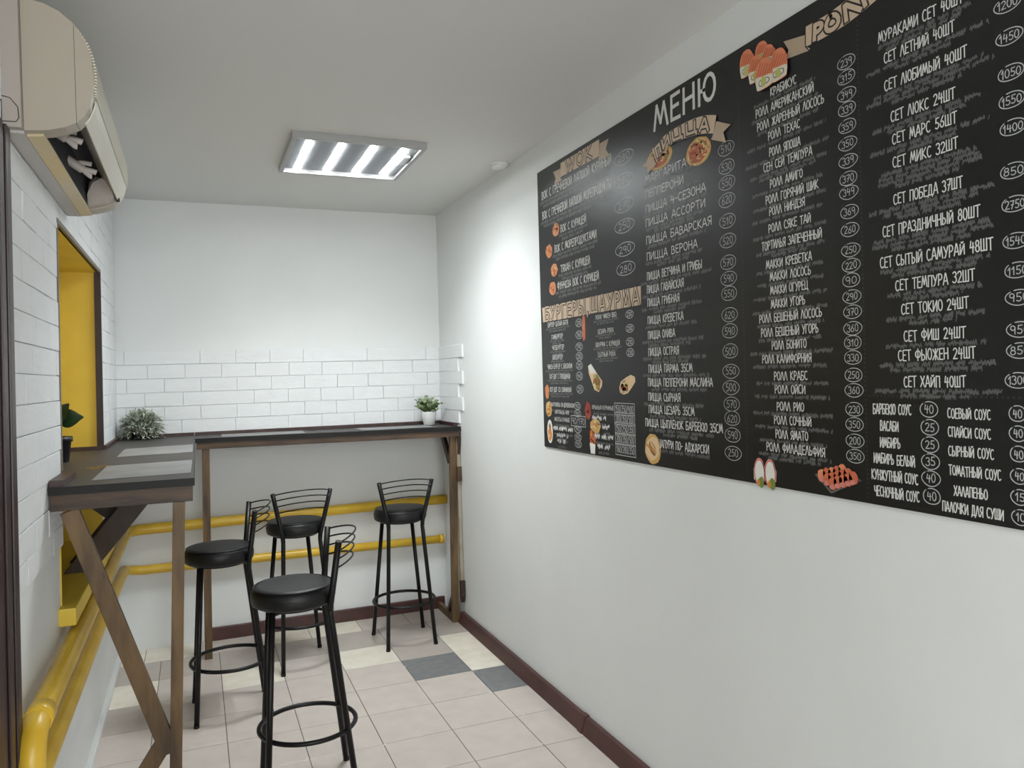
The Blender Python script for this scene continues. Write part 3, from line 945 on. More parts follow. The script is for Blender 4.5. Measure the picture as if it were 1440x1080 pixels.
class Print:
    """flat print on the board: u runs right (towards the viewer), z up"""
    def __init__(self):
        self.bm = bmesh.new()
        self.lv = 0

    def poly(self, pts, layer=1, mi=0):
        x = BX - 0.0003 * layer
        v = [self.bm.verts.new((x + MO.x, -u + MO.y, z + MO.z)) for u, z in pts]
        f = self.bm.faces.new(v)
        f.material_index = mi

    def line(self, pts, w, layer=1, mi=0):
        """a stroke of even width; sharp corners start a new stroke"""
        P = [Vector((p[0], p[1])) for p in pts]
        P = [p for i, p in enumerate(P) if i == 0 or (p - P[i - 1]).length > 1e-6]
        if len(P) < 2:
            return
        for i in range(1, len(P) - 1):
            if (P[i] - P[i - 1]).normalized().dot((P[i + 1] - P[i]).normalized()) < .35:
                self.line(P[:i + 1], w, layer, mi)
                self.line(P[i:], w, layer, mi)
                return
        self.lv = (self.lv + 1) % 6
        layer = layer + self.lv * .11
        L, Rr = [], []
        for i, p in enumerate(P):
            a = (P[i] - P[i - 1]).normalized() if i else (P[1] - P[0]).normalized()
            b = (P[i + 1] - P[i]).normalized() if i < len(P) - 1 else a
            n1, n2 = Vector((-a.y, a.x)), Vector((-b.y, b.x))
            m = n1 + n2
            if m.length < .35:
                m = n1
            m.normalize()
            k = w / 2 / max(.45, m.dot(n1))
            q = p.copy()
            if i == 0:
                q = p - b * w * .4
            elif i == len(P) - 1:
                q = p + a * w * .4
            L.append(q + m * k); Rr.append(q - m * k)
        x = BX - 0.0003 * layer
        vl = [self.bm.verts.new((x + MO.x, -q.x + MO.y, q.y + MO.z)) for q in L]
        vr = [self.bm.verts.new((x + MO.x, -q.x + MO.y, q.y + MO.z)) for q in Rr]
        for i in range(len(P) - 1):
            f = self.bm.faces.new((vl[i], vr[i], vr[i + 1], vl[i + 1])); f.material_index = mi

    def ell(self, c, a, b, layer=1, mi=0, n=20, rot=0.0):
        self.poly([(c[0] + a * math.cos(t_) * math.cos(rot) - b * math.sin(t_) * math.sin(rot), c[1] + a * math.cos(t_) * math.sin(rot) + b * math.sin(t_) * math.cos(rot)) for t_ in [i * 2 * math.pi / n for i in range(n)]], layer, mi)

    def ring(self, c, a, b, w, layer=1, mi=0, n=28, rnd=None):
        o = rnd.uniform(-.06, .06) if rnd else 0
        self.line([(c[0] + a * (1 + o * math.cos(t_ * 2)) * math.cos(t_), c[1] + b * (1 - o * math.sin(t_)) * math.sin(t_)) for t_ in [2.0 + i * 2 * math.pi / n for i in range(n + 2)]], w, layer, mi)

    def build(self, name, mats, parent=None):
        for f in self.bm.faces:
            f.normal_update()
            if f.normal.x > 0:
                f.normal_flip()
        return obj(name, self.bm, mats, parent or menu)


def bp(x, y):
    p = on(0, BX, x, y)
    return (-p.y, p.z)


def u_at(x, z):
    """u of the board where pixel column x meets height z"""
    y = 500.0
    for _ in range(12):
        p = on(0, BX, x, y)
        q = on(0, BX, x, y + 1)
        y += (z - p.z) / (q.z - p.z)
    return -on(0, BX, x, y).y


def arc(cx, cy, rx, ry, a0, a1, n=8):
    return [(cx + rx * math.cos(R(a0 + (a1 - a0) * i / n)), cy + ry * math.sin(R(a0 + (a1 - a0) * i / n))) for i in range(n + 1)]


# hand drawn capitals: (width, strokes) on a unit cap height
GL = {
    'А': (.55, [[(0, 0), (.26, 1), (.32, .98), (.55, 0)], [(.12, .30), (.44, .33)]]),
    'Б': (.48, [[(.46, .98), (.04, 1), (.02, 0)] , [(.02, .55)] + arc(.2, .28, .27, .28, 75, -90, 7) + [(.02, 0)]]),
    'В': (.48, [[(.03, 0), (.04, 1)] + arc(.18, .77, .22, .23, 80, -70, 6) + arc(.18, .28, .28, .27, 80, -90, 7) + [(.03, .0)]]),
    'Г': (.42, [[(.03, 0), (.05, 1), (.42, .97)]]),
    'Д': (.58, [[(0, -.14), (.02, .04), (.56, .03), (.57, -.14)], [(.10, .04), (.2, 1), (.44, .98), (.46, .04)]]),
    'Е': (.42, [[(.42, 1), (.05, .98), (.03, .02), (.42, 0)], [(.05, .52), (.36, .54)]]),
    'Ж': (.66, [[(.33, 0), (.34, 1)], [(.02, .98), (.30, .52), (0, .0)], [(.64, 1), (.36, .52), (.66, 0)]]),
    'З': (.44, [arc(.18, .76, .22, .23, 150, -80, 7) + arc(.18, .27, .26, .27, 80, -150, 8)]),
    'И': (.52, [[(.04, 1), (.03, .02), (.48, .98), (.49, 0)]]),
    'Й': (.52, [[(.04, .9), (.03, .02), (.48, .88), (.49, 0)], [(.16, 1.08), (.26, 1.0), (.38, 1.09)]]),
    'К': (.50, [[(.04, 0), (.05, 1)], [(.46, 1), (.07, .48), (.50, 0)]]),
    'Л': (.52, [[(0, .02), (.22, .98), (.30, .98), (.52, 0)]]),
    'М': (.66, [[(0, 0), (.14, 1), (.32, .2), (.50, 1), (.66, 0)]]),
    'Н': (.52, [[(.04, 0), (.04, 1)], [(.04, .5), (.48, .53)], [(.48, 1), (.49, 0)]]),
    'О': (.52, [arc(.26, .5, .25, .5, 100, 460, 14)]),
    'П': (.50, [[(.04, 0), (.05, 1), (.47, .98), (.47, 0)]]),
    'Р': (.46, [[(.04, 0), (.05, 1)] + arc(.17, .72, .27, .27, 85, -90, 8) + [(.05, .44)]]),
    'С': (.48, [arc(.27, .5, .26, .5, 55, 310, 10)]),
    'Т': (.50, [[(0, .98), (.50, 1)], [(.25, .98), (.26, 0)]]),
    'У': (.50, [[(.02, 1), (.26, .46)], [(.50, 1), (.18, .04), (.08, 0)]]),
    'Ф': (.66, [[(.33, -.04), (.33, 1.06)], arc(.33, .55, .31, .32, 95, 455, 14)]),
    'Х': (.52, [[(.02, 1), (.51, 0)], [(.50, 1), (0, 0)]]),
    'Ц': (.56, [[(.04, 1), (.04, .04), (.46, .04), (.46, 1)], [(.46, .04), (.55, .03), (.55, -.16)]]),
    'Ч': (.48, [[(.03, 1), (.05, .55), (.2, .46), (.45, .55)], [(.45, 1), (.45, 0)]]),
    'Ш': (.68, [[(.04, 1), (.04, .03), (.64, .03), (.64, 1)], [(.34, .98), (.34, .03)]]),
    'Щ': (.72, [[(.04, 1), (.04, .03), (.64, .03), (.64, 1)], [(.34, .98), (.34, .03)], [(.64, .03), (.72, .02), (.72, -.16)]]),
    'Ы': (.68, [[(.04, 1), (.04, 0)] + arc(.16, .27, .24, .27, -90, 90, 8) + [(.04, .54)], [(.63, 1), (.63, 0)]]),
    'Ь': (.44, [[(.04, 1), (.04, 0)] + arc(.16, .27, .26, .27, -90, 90, 8) + [(.04, .54)]]),
    'Э': (.48, [arc(.22, .5, .25, .5, 130, -130, 10), [(.16, .5), (.46, .5)]]),
    'Ю': (.72, [[(.04, 0), (.04, 1)], [(.04, .5), (.24, .5)], arc(.47, .5, .23, .5, 180, 540, 14)]),
    'Я': (.50, [[(.46, 0), (.46, 1)] + arc(.28, .73, .25, .26, 90, 270, 8) + [(.46, .46)], [(.30, .46), (.02, 0)]]),
    '0': (.48, [arc(.24, .5, .22, .5, 100, 460, 14)]),
    '1': (.26, [[(.0, .70), (.18, 1), (.18, 0)]]),
    '2': (.46, [arc(.22, .74, .2, .25, 160, -30, 7) + [(.03, .02), (.46, .03)]]),
    '3': (.42, [arc(.18, .76, .2, .23, 150, -80, 7) + arc(.18, .27, .23, .27, 80, -150, 8)]),
    '4': (.48, [[(.12, 1), (.04, .46), (.46, .48)], [(.36, .86), (.34, 0)]]),
    '5': (.44, [[(.42, 1), (.10, .98), (.07, .55)] + arc(.2, .3, .22, .28, 90, -140, 8)]),
    '6': (.46, [[(.36, 1), (.12, .62)] + arc(.23, .28, .2, .27, 150, 510, 12)]),
    '7': (.44, [[(.02, .98), (.44, 1), (.16, 0)], [(.12, .5), (.38, .52)]]),
    '8': (.46, [arc(.23, .76, .17, .23, -90, 270, 10), arc(.23, .27, .21, .27, 90, 450, 11)]),
    '9': (.46, [arc(.22, .72, .19, .27, 0, 360, 11) + [(.38, 0)]]),
    '-': (.30, [[(.02, .48), (.28, .5)]]), '/': (.34, [[(.02, -.05), (.32, 1.05)]]), ',': (.16, [[(.08, .06), (.02, -.16)]]),
    'W': (.76, [[(0, 1), (.18, 0), (.37, .85), (.56, 0), (.76, 1)]]), 'K': (.50, [[(.04, 0), (.05, 1)], [(.46, 1), (.07, .48), (.50, 0)]]), 'O': (.52, [arc(.26, .5, .25, .5, 100, 460, 14)]),
    'B': (.48, [[(.03, 0), (.04, 1)] + arc(.18, .77, .22, .23, 80, -70, 6) + arc(.18, .28, .28, .27, 80, -90, 7) + [(.03, .0)]]),
    'Q': (.54, [arc(.26, .5, .25, .5, 100, 460, 14), [(.34, .2), (.54, -.06)]]), ' ': (.34, []), '·': (.2, []),
}
rt = random.Random(21)


def text(pr, s, u0, u1, zc, h, w, mi=0, layer=1, jit=0.03, track=.13, curve=None, wob=0.0):
    """letters of s spread from u0 to u1, cap height h, vertically centred on zc; curve(f) bends the base line"""
    tot = sum(GL[c][0] + track for c in s) - track
    k = (u1 - u0) / tot
    u = u0
    for c in s:
        gw, strokes = GL[c]
        dy = rt.uniform(-jit, jit) * h
        sl = rt.uniform(-jit, jit) * 1.2
        sc = 1 + rt.uniform(-jit, jit)
        for stk in strokes:
            pts = []
            for x, y in stk:
                uu = u + k * x + sl * (y - .5) * h * .6
                zz = zc - h / 2 + y * h * sc + dy
                if curve:
                    uu, zz = curve(u + k * x, y)
                pts.append((uu, zz))
            if len(pts) > 1:
                pr.line(pts, w, layer, mi)
        u += k * (gw + track)


def row(pr, s, xl, yl, xr, hpx, w=None, mi=0, **kw):
    u0, z0 = bp(xl, yl)
    u1 = u_at(xr, z0)
    xm = (xl + xr) / 2
    a = bp(xl, yl - hpx / 2)[1] - bp(xl, yl + hpx / 2)[1]
    text(pr, s, u0, u1, z0, a, w or a * .115, mi, **kw)
    return u0, u1, z0, a


def squiggle(pr, u0, u1, z, h, w, mi=0):
    """a run of illegible small print"""
    u = u0
    while u < u1:
        n = rt.randint(4, 11)
        pts = []
        for i in range(n * 3):
            pts.append((u, z + h * (rt.choice((.5, .42, .12, .3)) if i % 2 else -rt.choice((.5, .45, .1, .3)))))
            u += h * rt.uniform(.08, .26)
            if u > u1:
                break
        pr.line(pts, w, 1, mi)
        u += h * .55


def price(pr, x, y, s, rx, ry, w=0.0019, tw=.62, mi=0):
    c = bp(x, y)
    a = (u_at(x + rx, c[1]) - u_at(x - rx, c[1])) / 2
    b = (bp(x, y - ry)[1] - bp(x, y + ry)[1]) / 2
    pr.ring(c, a, b, w, rnd=rt, mi=mi)
    text(pr, s, c[0] - a * tw, c[0] + a * tw, c[1], b * 1.05, w, mi, jit=.05)


ENTRIES = []


def entry(s, x, y, xr, hpx, price_=None, small=(), w=None):
    """one line of the menu: its name, below it the small print, beside it the price"""
    pr = Print()
    r_ = row(pr, s, x, y, xr, hpx, w)
    d = pr.build('dish_name', 'chalk')
    if small:
        pr = Print()
        for q in small:
            squiggle(pr, *q)
        pr.build('small_print', 'chalk_grey', d)
    if price_:
        pr = Print(); price_(pr); pr.build('price', 'chalk_thin', d)
    return r_


def section(rows, hpx, dl, dr, nmax=3, gapf=.8, hs=.55, prices=()):
    geo = []
    for r_ in rows:
        u0, z0 = bp(r_[1], r_[2])
        xm = r_[1]
        a = bp(xm, r_[2] - hpx / 2)[1] - bp(xm, r_[2] + hpx / 2)[1]
        geo.append((u0, u_at(r_[3], z0), z0, a))
    for i, (u0, u1, z0, a) in enumerate(geo):
        gap = z0 - geo[i + 1][2] - a if i + 1 < len(geo) else a * 1.2
        n = max(1, min(nmax, int(gap / (a * gapf))))
        uc = (u0 + u1) / 2
        small = []
        for k in range(n):
            half = (dr - dl) / 2 * rt.uniform(.72, 1.0) * (1.0 if k < n - 1 or n == 1 else rt.uniform(.45, .8))
            um = (dl + dr) / 2 * .5 + uc * .5
            small.append((max(dl, um - half), min(dr, um + half), z0 - a * (.92 + gapf * .78 * k), a * hs, a * .10))
        p = prices[i] if i < len(prices) else None
        entry(*rows[i][:4], hpx, (lambda pr, p=p: price(pr, *p)) if p else None, small)


# -- title and column of pizzas
col2 = [('МАРГАРИТА', 907.6, 253.3, 965), ('ПЕППЕРОНИ', 907.6, 274.6, 961), ('ПИЦЦА 4-СЕЗОНА', 908, 294.8, 992.4), ('ПИЦЦА АССОРТИ', 908, 314.3, 991.6),
        ('ПИЦЦА БАВАРСКАЯ', 909, 338.9, 1000.7), ('ПИЦЦА ВЕРОНА', 909.7, 361.7, 980.7), ('ПИЦЦА ВЕТЧИНА И ГРИБЫ', 910, 389, 987), ('ПИЦЦА ГАВАЙСКАЯ', 910, 407.8, 961.4),
        ('ПИЦЦА ГРИБНАЯ', 910.6, 426, 955.3), ('ПИЦЦА КРЕВЕТКА', 911, 450.8, 961), ('ПИЦЦА ОЛИВА', 911.4, 471.7, 949.2), ('ПИЦЦА ОСТРАЯ', 912, 495.3, 954.7),
        ('ПИЦЦА ПАРМА 35СМ', 912.2, 518.9, 973.6), ('ПИЦЦА ПЕППЕРОНИ МАСЛИНА', 911.4, 537.8, 1002.2), ('ПИЦЦА СЫРНАЯ', 912, 558, 956.7), ('ПИЦЦА ЦЕЗАРЬ 35СМ', 912.5, 575.3, 976.4),
        ('ПИЦЦА ЦЫПЛЕНОК БАРБЕКЮ 35СМ', 907.8, 593.9, 1016.4), ('ХАЧАПУРИ ПО- АДЖАРСКИ', 919, 622.5, 997)]
PZ = [(x, y, s, 11, 10) for x, y, s in ((1021, 208.5, '510'), (1021.7, 234.4, '530'), (1022.2, 256.7, '550'), (1022.2, 281.3, '620'), (1023, 310.4, '510'), (1023.5, 338, '520'), (1024, 369, '570'), (1024.7, 391.4, '590'),
                (1025.3, 412.8, '550'), (1026, 442.5, '620'), (1026.4, 465.6, '590'), (1027, 493.9, '500'), (1027.8, 521.7, '550'), (1028, 544.7, '500'), (1028.9, 568.3, '570'), (1029.7, 588.6, '620'),
                (1030.3, 612, '590'), (1031, 637, '250'))]
section(col2, 10.5, bp(903, 450)[0], bp(1004, 450)[0], 2, .62, .52, PZ)
pr = Print()
row(pr, 'МЕНЮ', 920, 167, 1006, 33, w=.0125, jit=.05, track=.16)
pr.build('menu_title', 'chalk')

# -- rolls
col3 = [('КРАБИКУС', 1083.5, 129.7, 1119.7), ('РОЛЛ АМЕРИКАНСКИЙ', 1063, 161, 1144), ('РОЛЛ ЖАРЕННЫЙ ЛОСОСЬ', 1065, 180, 1158.5), ('РОЛЛ ТЕХАС', 1080.4, 192, 1125), ('РОЛЛ ЯПОША', 1082, 214.7, 1125.4),
        ('СЕН СЕЙ ТЕМПУРА', 1074, 236.8, 1142), ('РОЛЛ АМИГО', 1083, 258.8, 1128.6), ('РОЛЛ ГОРЯЧИЙ ШИК', 1077, 282, 1150.6), ('РОЛЛ НИНДЗЯ', 1082, 297.9, 1131.7), ('РОЛЛ СЯКЕ ТАЙ', 1081, 321.8, 1140),
        ('ТОРТИЛЬЯ ЗАПЕЧЕННЫЙ', 1071.5, 347.4, 1155.6), ('МАККИ КРЕВЕТКА', 1077.5, 372.8, 1141.5), ('МАККИ ЛОСОСЬ', 1082.8, 389.7, 1140), ('МАККИ ОГУРЕЦ', 1083.5, 408.7, 1136), ('МАККИ УГОРЬ', 1084.5, 428, 1132),
        ('РОЛЛ БЕШЕНЫЙ ЛОСОСЬ', 1068, 448.8, 1155.6), ('РОЛЛ БЕШЕНЫЙ УГОРЬ', 1070.5, 468.5, 1150.7), ('РОЛЛ БОНИТО', 1085.6, 486, 1134), ('РОЛЛ КАЛИФОРНИЯ', 1072.2, 505.4, 1141), ('РОЛЛ КРАБС', 1088.8, 528.7, 1135.6),
        ('РОЛЛ ОЙСИ', 1089.8, 547.3, 1132.4), ('РОЛЛ РИО', 1092.6, 571.2, 1130.6), ('РОЛЛ СОЧНЫЙ', 1088.8, 590.2, 1140.8), ('РОЛЛ ЯМАТО', 1090.9, 610, 1136.3), ('РОЛЛ ФИЛАДЕЛЬФИЯ', 1078.2, 627.5, 1160.2)]
PZ = [(x, y, s, 12.5, 9.6) for x, y, s in ((1190, 87.2, '239'), (1190, 108.6, '315'), (1190.6, 132.2, '349'), (1191, 153.3, '339'), (1191.5, 177.3, '359'), (1192, 201.5, '350'), (1192.8, 225.8, '339'), (1193, 251, '370'), (1193.7, 270, '349'),
                (1194.7, 297.5, '369'), (1195.3, 322.7, '260'), (1196.4, 351, '250'), (1197, 372.8, '220'), (1197, 394, '90'), (1198, 416.8, '290'), (1198.9, 438.2, '370'), (1199.2, 461.4, '360'), (1199.2, 481.9, '310'),
                (1199.6, 503, '330'), (1200.3, 527.6, '250'), (1201, 548.7, '360'), (1201.4, 575.8, '230'), (1201.7, 597, '350'), (1202.4, 619.8, '200'), (1202.8, 641.6, '350'))]
section(col3, 11.5, bp(1054, 450)[0], bp(1172, 450)[0], 2, .55, .50, PZ)

# -- sets
col4 = [('МУРАКАМИ СЕТ 40ШТ', 1235.3, 54.5, 1354), ('СЕТ ЛЕТНИЙ 40ШТ', 1243.4, 82.7, 1342), ('СЕТ ЛЮБИМЫЙ 40ШТ', 1244, 121.4, 1359.5), ('СЕТ ЛЮКС 24ШТ', 1253, 164.6, 1343), ('СЕТ МАРС 56ШТ', 1255, 196, 1345.4),
        ('СЕТ МИКС 32ШТ', 1255.7, 229.3, 1347), ('СЕТ ПОБЕДА 37ШТ', 1256.8, 280.7, 1353.5), ('СЕТ ПРАЗДНИЧНЫЙ 80ШТ', 1241.7, 326.4, 1378), ('СЕТ СЫТЫЙ САМУРАЙ 48ШТ', 1238, 370.4, 1396.4),
        ('СЕТ ТЕМПУРА 32ШТ', 1259.5, 401.8, 1370.6), ('СЕТ ТОКИО 24ШТ', 1267.8, 435, 1362), ('СЕТ ФИШ 24ШТ', 1271.4, 472.9, 1358), ('СЕТ ФЬЮЖЕН 24ШТ', 1263.4, 500, 1371.7), ('СЕТ ХАЙП 40ШТ', 1271.4, 536.8, 1358)]
PZ = [None] + [(x, y, s, 19, 11, .0020, .72) for x, y, s in ((1416.8, 5.3, '1200'), (1419.3, 51, '1450'), (1421.7, 102, '1050'), (1422.8, 140.7, '1550'), (1424.6, 178.7, '1400'), (1425.3, 239.9, '850'), (1427, 286.7, '2750'), (1428.8, 338.4, '1540'), (1431, 380, '1150'),
                (1433, 417.7, '950'), (1434.5, 463, '950'), (1434.5, 492.7, '850'), (1432, 535, '1300'))]
section(col4, 14.5, bp(1226, 450)[0], bp(1410, 450)[0], 4, .60, .48, PZ)
SP = ((1306.4, 575.8, '40'), (1307.5, 601, '25'), (1307.8, 625.6, '25'), (1308.6, 649, '35'), (1309.3, 672.5, '40'), (1310.4, 698.5, '40'), (1431, 582, '40'), (1432, 609.7, '40'), (1432.7, 639, '40'), (1433.8, 669.6, '40'),
                (1434.5, 699, '15'), (1435.6, 727.4, '10'))
for (s, x, y, xr), p in zip((('БАРБЕКЮ СОУС', 1228, 574.7, 1281.5), ('ВАСАБИ', 1238, 598.5, 1263.4), ('ИМБИРЬ', 1237.8, 621.6, 1266), ('ИМБИРЬ БЕЛЫЙ', 1229, 643.3, 1286.5), ('КУНЖУТНЫЙ СОУС', 1226, 666, 1291), ('ЧЕСНОЧНЫЙ СОУС', 1229.9, 689.5, 1293),
                    ('СОЕВЫЙ СОУС', 1332.7, 581, 1393), ('СПАЙСИ СОУС', 1333.5, 607, 1393.4), ('СЫРНЫЙ СОУС', 1334, 633.5, 1397.7), ('ТОМАТНЫЙ СОУС', 1334.5, 660.6, 1407.8), ('ХАЛАПЕНЬО', 1341.8, 689.5, 1388.7),
                    ('ПАЛОЧКИ ДЛЯ СУШИ', 1325.5, 711, 1411.4)), SP):
    entry(s, x, y, xr, 13.5, lambda pr, p=p: price(pr, *p, 12.5, 11, .0021, .5))

# -- wok, burgers, snacks
WOK = (('ВОК С ГРЕЧНЕВОЙ ЛАПШОЙ КУРИНЫЙ', 762, 276, 859.5, 10.5, (876.9, 221, '280')), ('ВОК С ГРЕЧНЕВОЙ ЛАПШОЙ МОРЕПРОДУКТЫ', 762.8, 304, 859.5, 10.5, (876.9, 253.4, '280')), ('ВОК С КУРИЦЕЙ', 788.5, 322, 824, 10, (877.6, 288.3, '270')),
       ('ВОК С МОРЕПРОДУКТАМИ', 780, 350.4, 838.6, 10, (878, 317.2, '250')), ('ТЯХАН С КУРИЦЕЙ', 788.5, 378, 829.4, 10, (878.8, 350, '290')), ('ФУНЧОЗА ВОК С КУРИЦЕЙ', 784, 402.7, 842, 10, (880, 377.4, '280')))
BUR = (('БУРГЕР СЫТЫЙ БАТЯ', 770.5, 457.4, 798.6, 6.2, (814, 454.3, '270')), ('ГАМБУРГЕР', 775.8, 474.3, 791.4, 6.2, (814.3, 470.6, '160')), ('ЧИЗБУРГЕР', 776.5, 489.2, 793.3, 6.2, (814.5, 487.5, '170')), ('БИГБУРГЕР', 777.2, 502.7, 791.4, 6.2, (814.8, 501.2, '250')),
       ('ЧИКЕН БУРГЕР С БЕКОНОМ', 770, 516, 804.6, 6.2, (814.8, 514, '210')), ('ХОТ-ДОГ С ГОВЯДИНОЙ', 772.9, 529.6, 801.8, 6.2, (815, 529, '140')), ('ХОТ-ДОГ СО СВИНИНОЙ', 773.4, 547.7, 803.4, 6.2, (815.7, 547.2, '210')),
       ('РОЛЛ ЧИКЕН BBQ', 837.9, 446.6, 866.8, 6.2, (885.3, 441.8, '230')), ('ЦЕЗАРЬ РОЛЛ', 840.8, 466.5, 862.7, 6.2, (885.8, 461.5, '250')), ('ШАУРМА С КУРИЦЕЙ', 837.9, 485, 871.6, 6.2, (886, 480.8, '210')), ('СЫТНЫЙ РОЛЛ', 841, 499, 865.6, 6.2, (886.5, 496, '230')))
for s, x, y, xr, h, p in WOK + BUR:
    u0, z0 = bp(x, y); u1 = u_at(xr, z0); a = bp(x, y - h / 2)[1] - bp(x, y + h / 2)[1]
    if h > 9:
        f = lambda pr, p=p: price(pr, *p, 13, 9.5, .0028)
    else:
        f = lambda pr, p=p: price(pr, *p, 4.6 if p[0] < 850 else 5.4, 5.6, .0026)
    entry(s, x, y, xr, h, f, ((u0 - .02, u1 + .015, z0 - a * .95, a * .42, a * .11), (u0 + .01, u1 - .02, z0 - a * 1.5, a * .42, a * .11)))


def boxed(pr, x, y, hw_, s):
    c = bp(x, y); ua, ub = u_at(x - hw_, c[1]), u_at(x + hw_, c[1]); hb = .022
    pr.line([(ua, c[1] - hb), (ua, c[1] + hb), (ub, c[1] + hb), (ub, c[1] - hb), (ua, c[1] - hb)], .0026)
    text(pr, s, ua + .008, ub - .008, c[1], hb * 1.2, .0026)


SNK = (('КАРТОФЕЛЬ ПО-ДЕРЕВЕНСКИ', 775.3, 568.6, 807.3, (812, 571, '90')), ('КАРТОФЕЛЬ ФРИ', 780.8, 579, 800, (812.3, 581.5, '90')), ('НАГЕТСЫ КУРИНЫЕ', 780, 589, 801, (813.4, 592.3, 10, '90/170')),
       (None, 778.4, 601.4, 805.4, (812.6, 603.5, '90')), (None, 783, 611.5, 799.4, (813, 615, '90')), (None, 784, 619.4, 795.7, (813.3, 624.5, '90')),
       ('КРЫЛЬЯ КУРИНЫЕ', 833, 572.5, 863, (878.3, 575.4, 14, '150/250/400')), (None, 833, 586.7, 852.3, (878.6, 589.3, 14, '200/350/500')), (None, 847, 600, 857.6, (879.3, 603.5, 14, '150/250/350')),
       (None, 836, 612.7, 862.4, (879.5, 618.2, 14, '200/350/500')), (None, 840.3, 627, 858, (880, 633, 14, '160/280/350')))
for s, x, y, xr, p in SNK:
    pr = Print()
    c = bp(x, y); ub = u_at(xr, c[1])
    if s:
        row(pr, s, x, y, xr, 5.2)
    else:
        squiggle(pr, c[0], ub, c[1], .020, .0030)
    d = pr.build('dish_name', 'chalk')
    pr = Print(); squiggle(pr, c[0] + .01, ub, c[1] - .026, .010, .0024); pr.build('small_print', 'chalk_grey', d)
    pr = Print()
    if len(p) == 4:
        boxed(pr, *p)
    else:
        price(pr, *p, 4.6, 4.8, .0026)
    pr.build('price', 'chalk_thin', d)

# -- dotted dividers
def dots(a, b, n=90):
    pr = Print()
    for i in range(n):
        f = i / n
        u, z = a[0] + (b[0] - a[0]) * f, a[1] + (b[1] - a[1]) * f
        d = .0024
        pr.poly([(u - d, z - d), (u + d, z - d), (u + d, z + d), (u - d, z + d)])
    pr.build('dotted_divider', 'dots')


ud1, ud2, ud3 = bp(903, 500)[0], bp(1047, 500)[0], bp(1216, 500)[0]
dots((ud1, 1.20), (ud1, 2.40), 110); dots((ud2, 1.20), (ud2, 2.44), 110); dots((ud3, 1.20), (ud3, 2.44), 110)
zd = bp(1216, 556)[1]; dots((ud3, zd), (4.1, zd), 50)
zd2 = bp(830, 562)[1]; dots((1.66, zd2), (ud1, zd2), 60)


# -- banners: tan ribbons with outlined letters
def P_(*px):
    return [bp(x, y) for x, y in px]


def outlined(pr, s, u0, u1, zc, h, curve=None, wo=.020, wi=.011, lay=4):
    global rt
    stt = rt.getstate()
    text(pr, s, u0, u1, zc, h, wo, 2, layer=lay, jit=.0, track=.20, curve=curve)
    rt.setstate(stt)
    text(pr, s, u0, u1, zc, h, wi, 0, layer=lay + 1, jit=.0, track=.20, curve=curve)


pr = Print()
pr.poly(P_((762.5, 433.2), (901.2, 402), (901.7, 428.5), (764, 453.5)), 2, 0)
c0 = bp(766.5, 442.5); c1 = bp(898, 415.5)
outlined(pr, 'БУРГЕРЫ,ШАУРМА', c0[0] + .006, u_at(899, c0[1]), (c0[1] + c1[1]) / 2, .063, wo=.0165, wi=.0075)
pr.build('burger_banner', ['tan', 'tan_dark', 'ink'])
pr = Print()
pr.poly(P_((788.5, 229.5), (842.8, 195.8), (843, 219.5), (788.5, 249)), 3, 0)
pr.poly(P_((778, 242), (788.5, 237), (788.5, 251), (790.5, 253), (779.5, 260), (781.5, 251)), 2, 1)
pr.poly(P_((843.5, 202), (856, 194.5), (852, 210), (857, 218), (841.5, 226), (843, 219)), 2, 1)
c0, c1 = bp(796, 231), bp(832, 213)
outlined(pr, 'WOK', c0[0], c1[0], (c0[1] + c1[1]) / 2 - .004, .052, wo=.0165, wi=.0075)
pr.build('wok_banner', ['tan', 'tan_dark', 'ink'])
pr = Print()
upb = catmull([Vector((*bp(*q), 0)) for q in ((918.5, 210), (926, 201), (938, 189), (955, 178), (975, 168), (993, 162.5), (1009, 162))], 5)
lob = catmull([Vector((*bp(*q), 0)) for q in ((925, 229), (930, 218.5), (941, 206), (957, 198), (976, 191), (992, 188), (1004.5, 188))], 5)
for i in range(len(upb) - 1):
    pr.poly([upb[i][:2], lob[i][:2], lob[i + 1][:2], upb[i + 1][:2]], 13, 0)
pr.poly(P_((918.5, 219), (924.5, 231), (918.5, 237), (911.5, 245), (911.5, 235.5), (904.5, 234)), 12, 1)
pr.poly(P_((1008.5, 170.5), (1029, 175), (1018.5, 186), (1022.5, 200.5), (1001.5, 196.5), (1004.5, 188)), 12, 1)
U0, U1 = upb[0].x, upb[-1].x
def ribbon(u, y):
    f = min(1, max(0, (u - U0) / (U1 - U0))) * (len(upb) - 1)
    i = min(len(upb) - 2, int(f)); k = f - i
    a = upb[i].lerp(upb[i + 1], k); b = lob[i].lerp(lob[i + 1], k)
    q = b.lerp(a, .18 + .64 * y)
    return (q.x, q.y)
outlined(pr, 'ПИЦЦА', U0 + .03, U1 - .04, 0, .07, curve=ribbon, wo=.0185, wi=.0085, lay=14)
pr.build('pizza_banner', ['tan', 'tan_dark', 'ink'])
pr = Print()
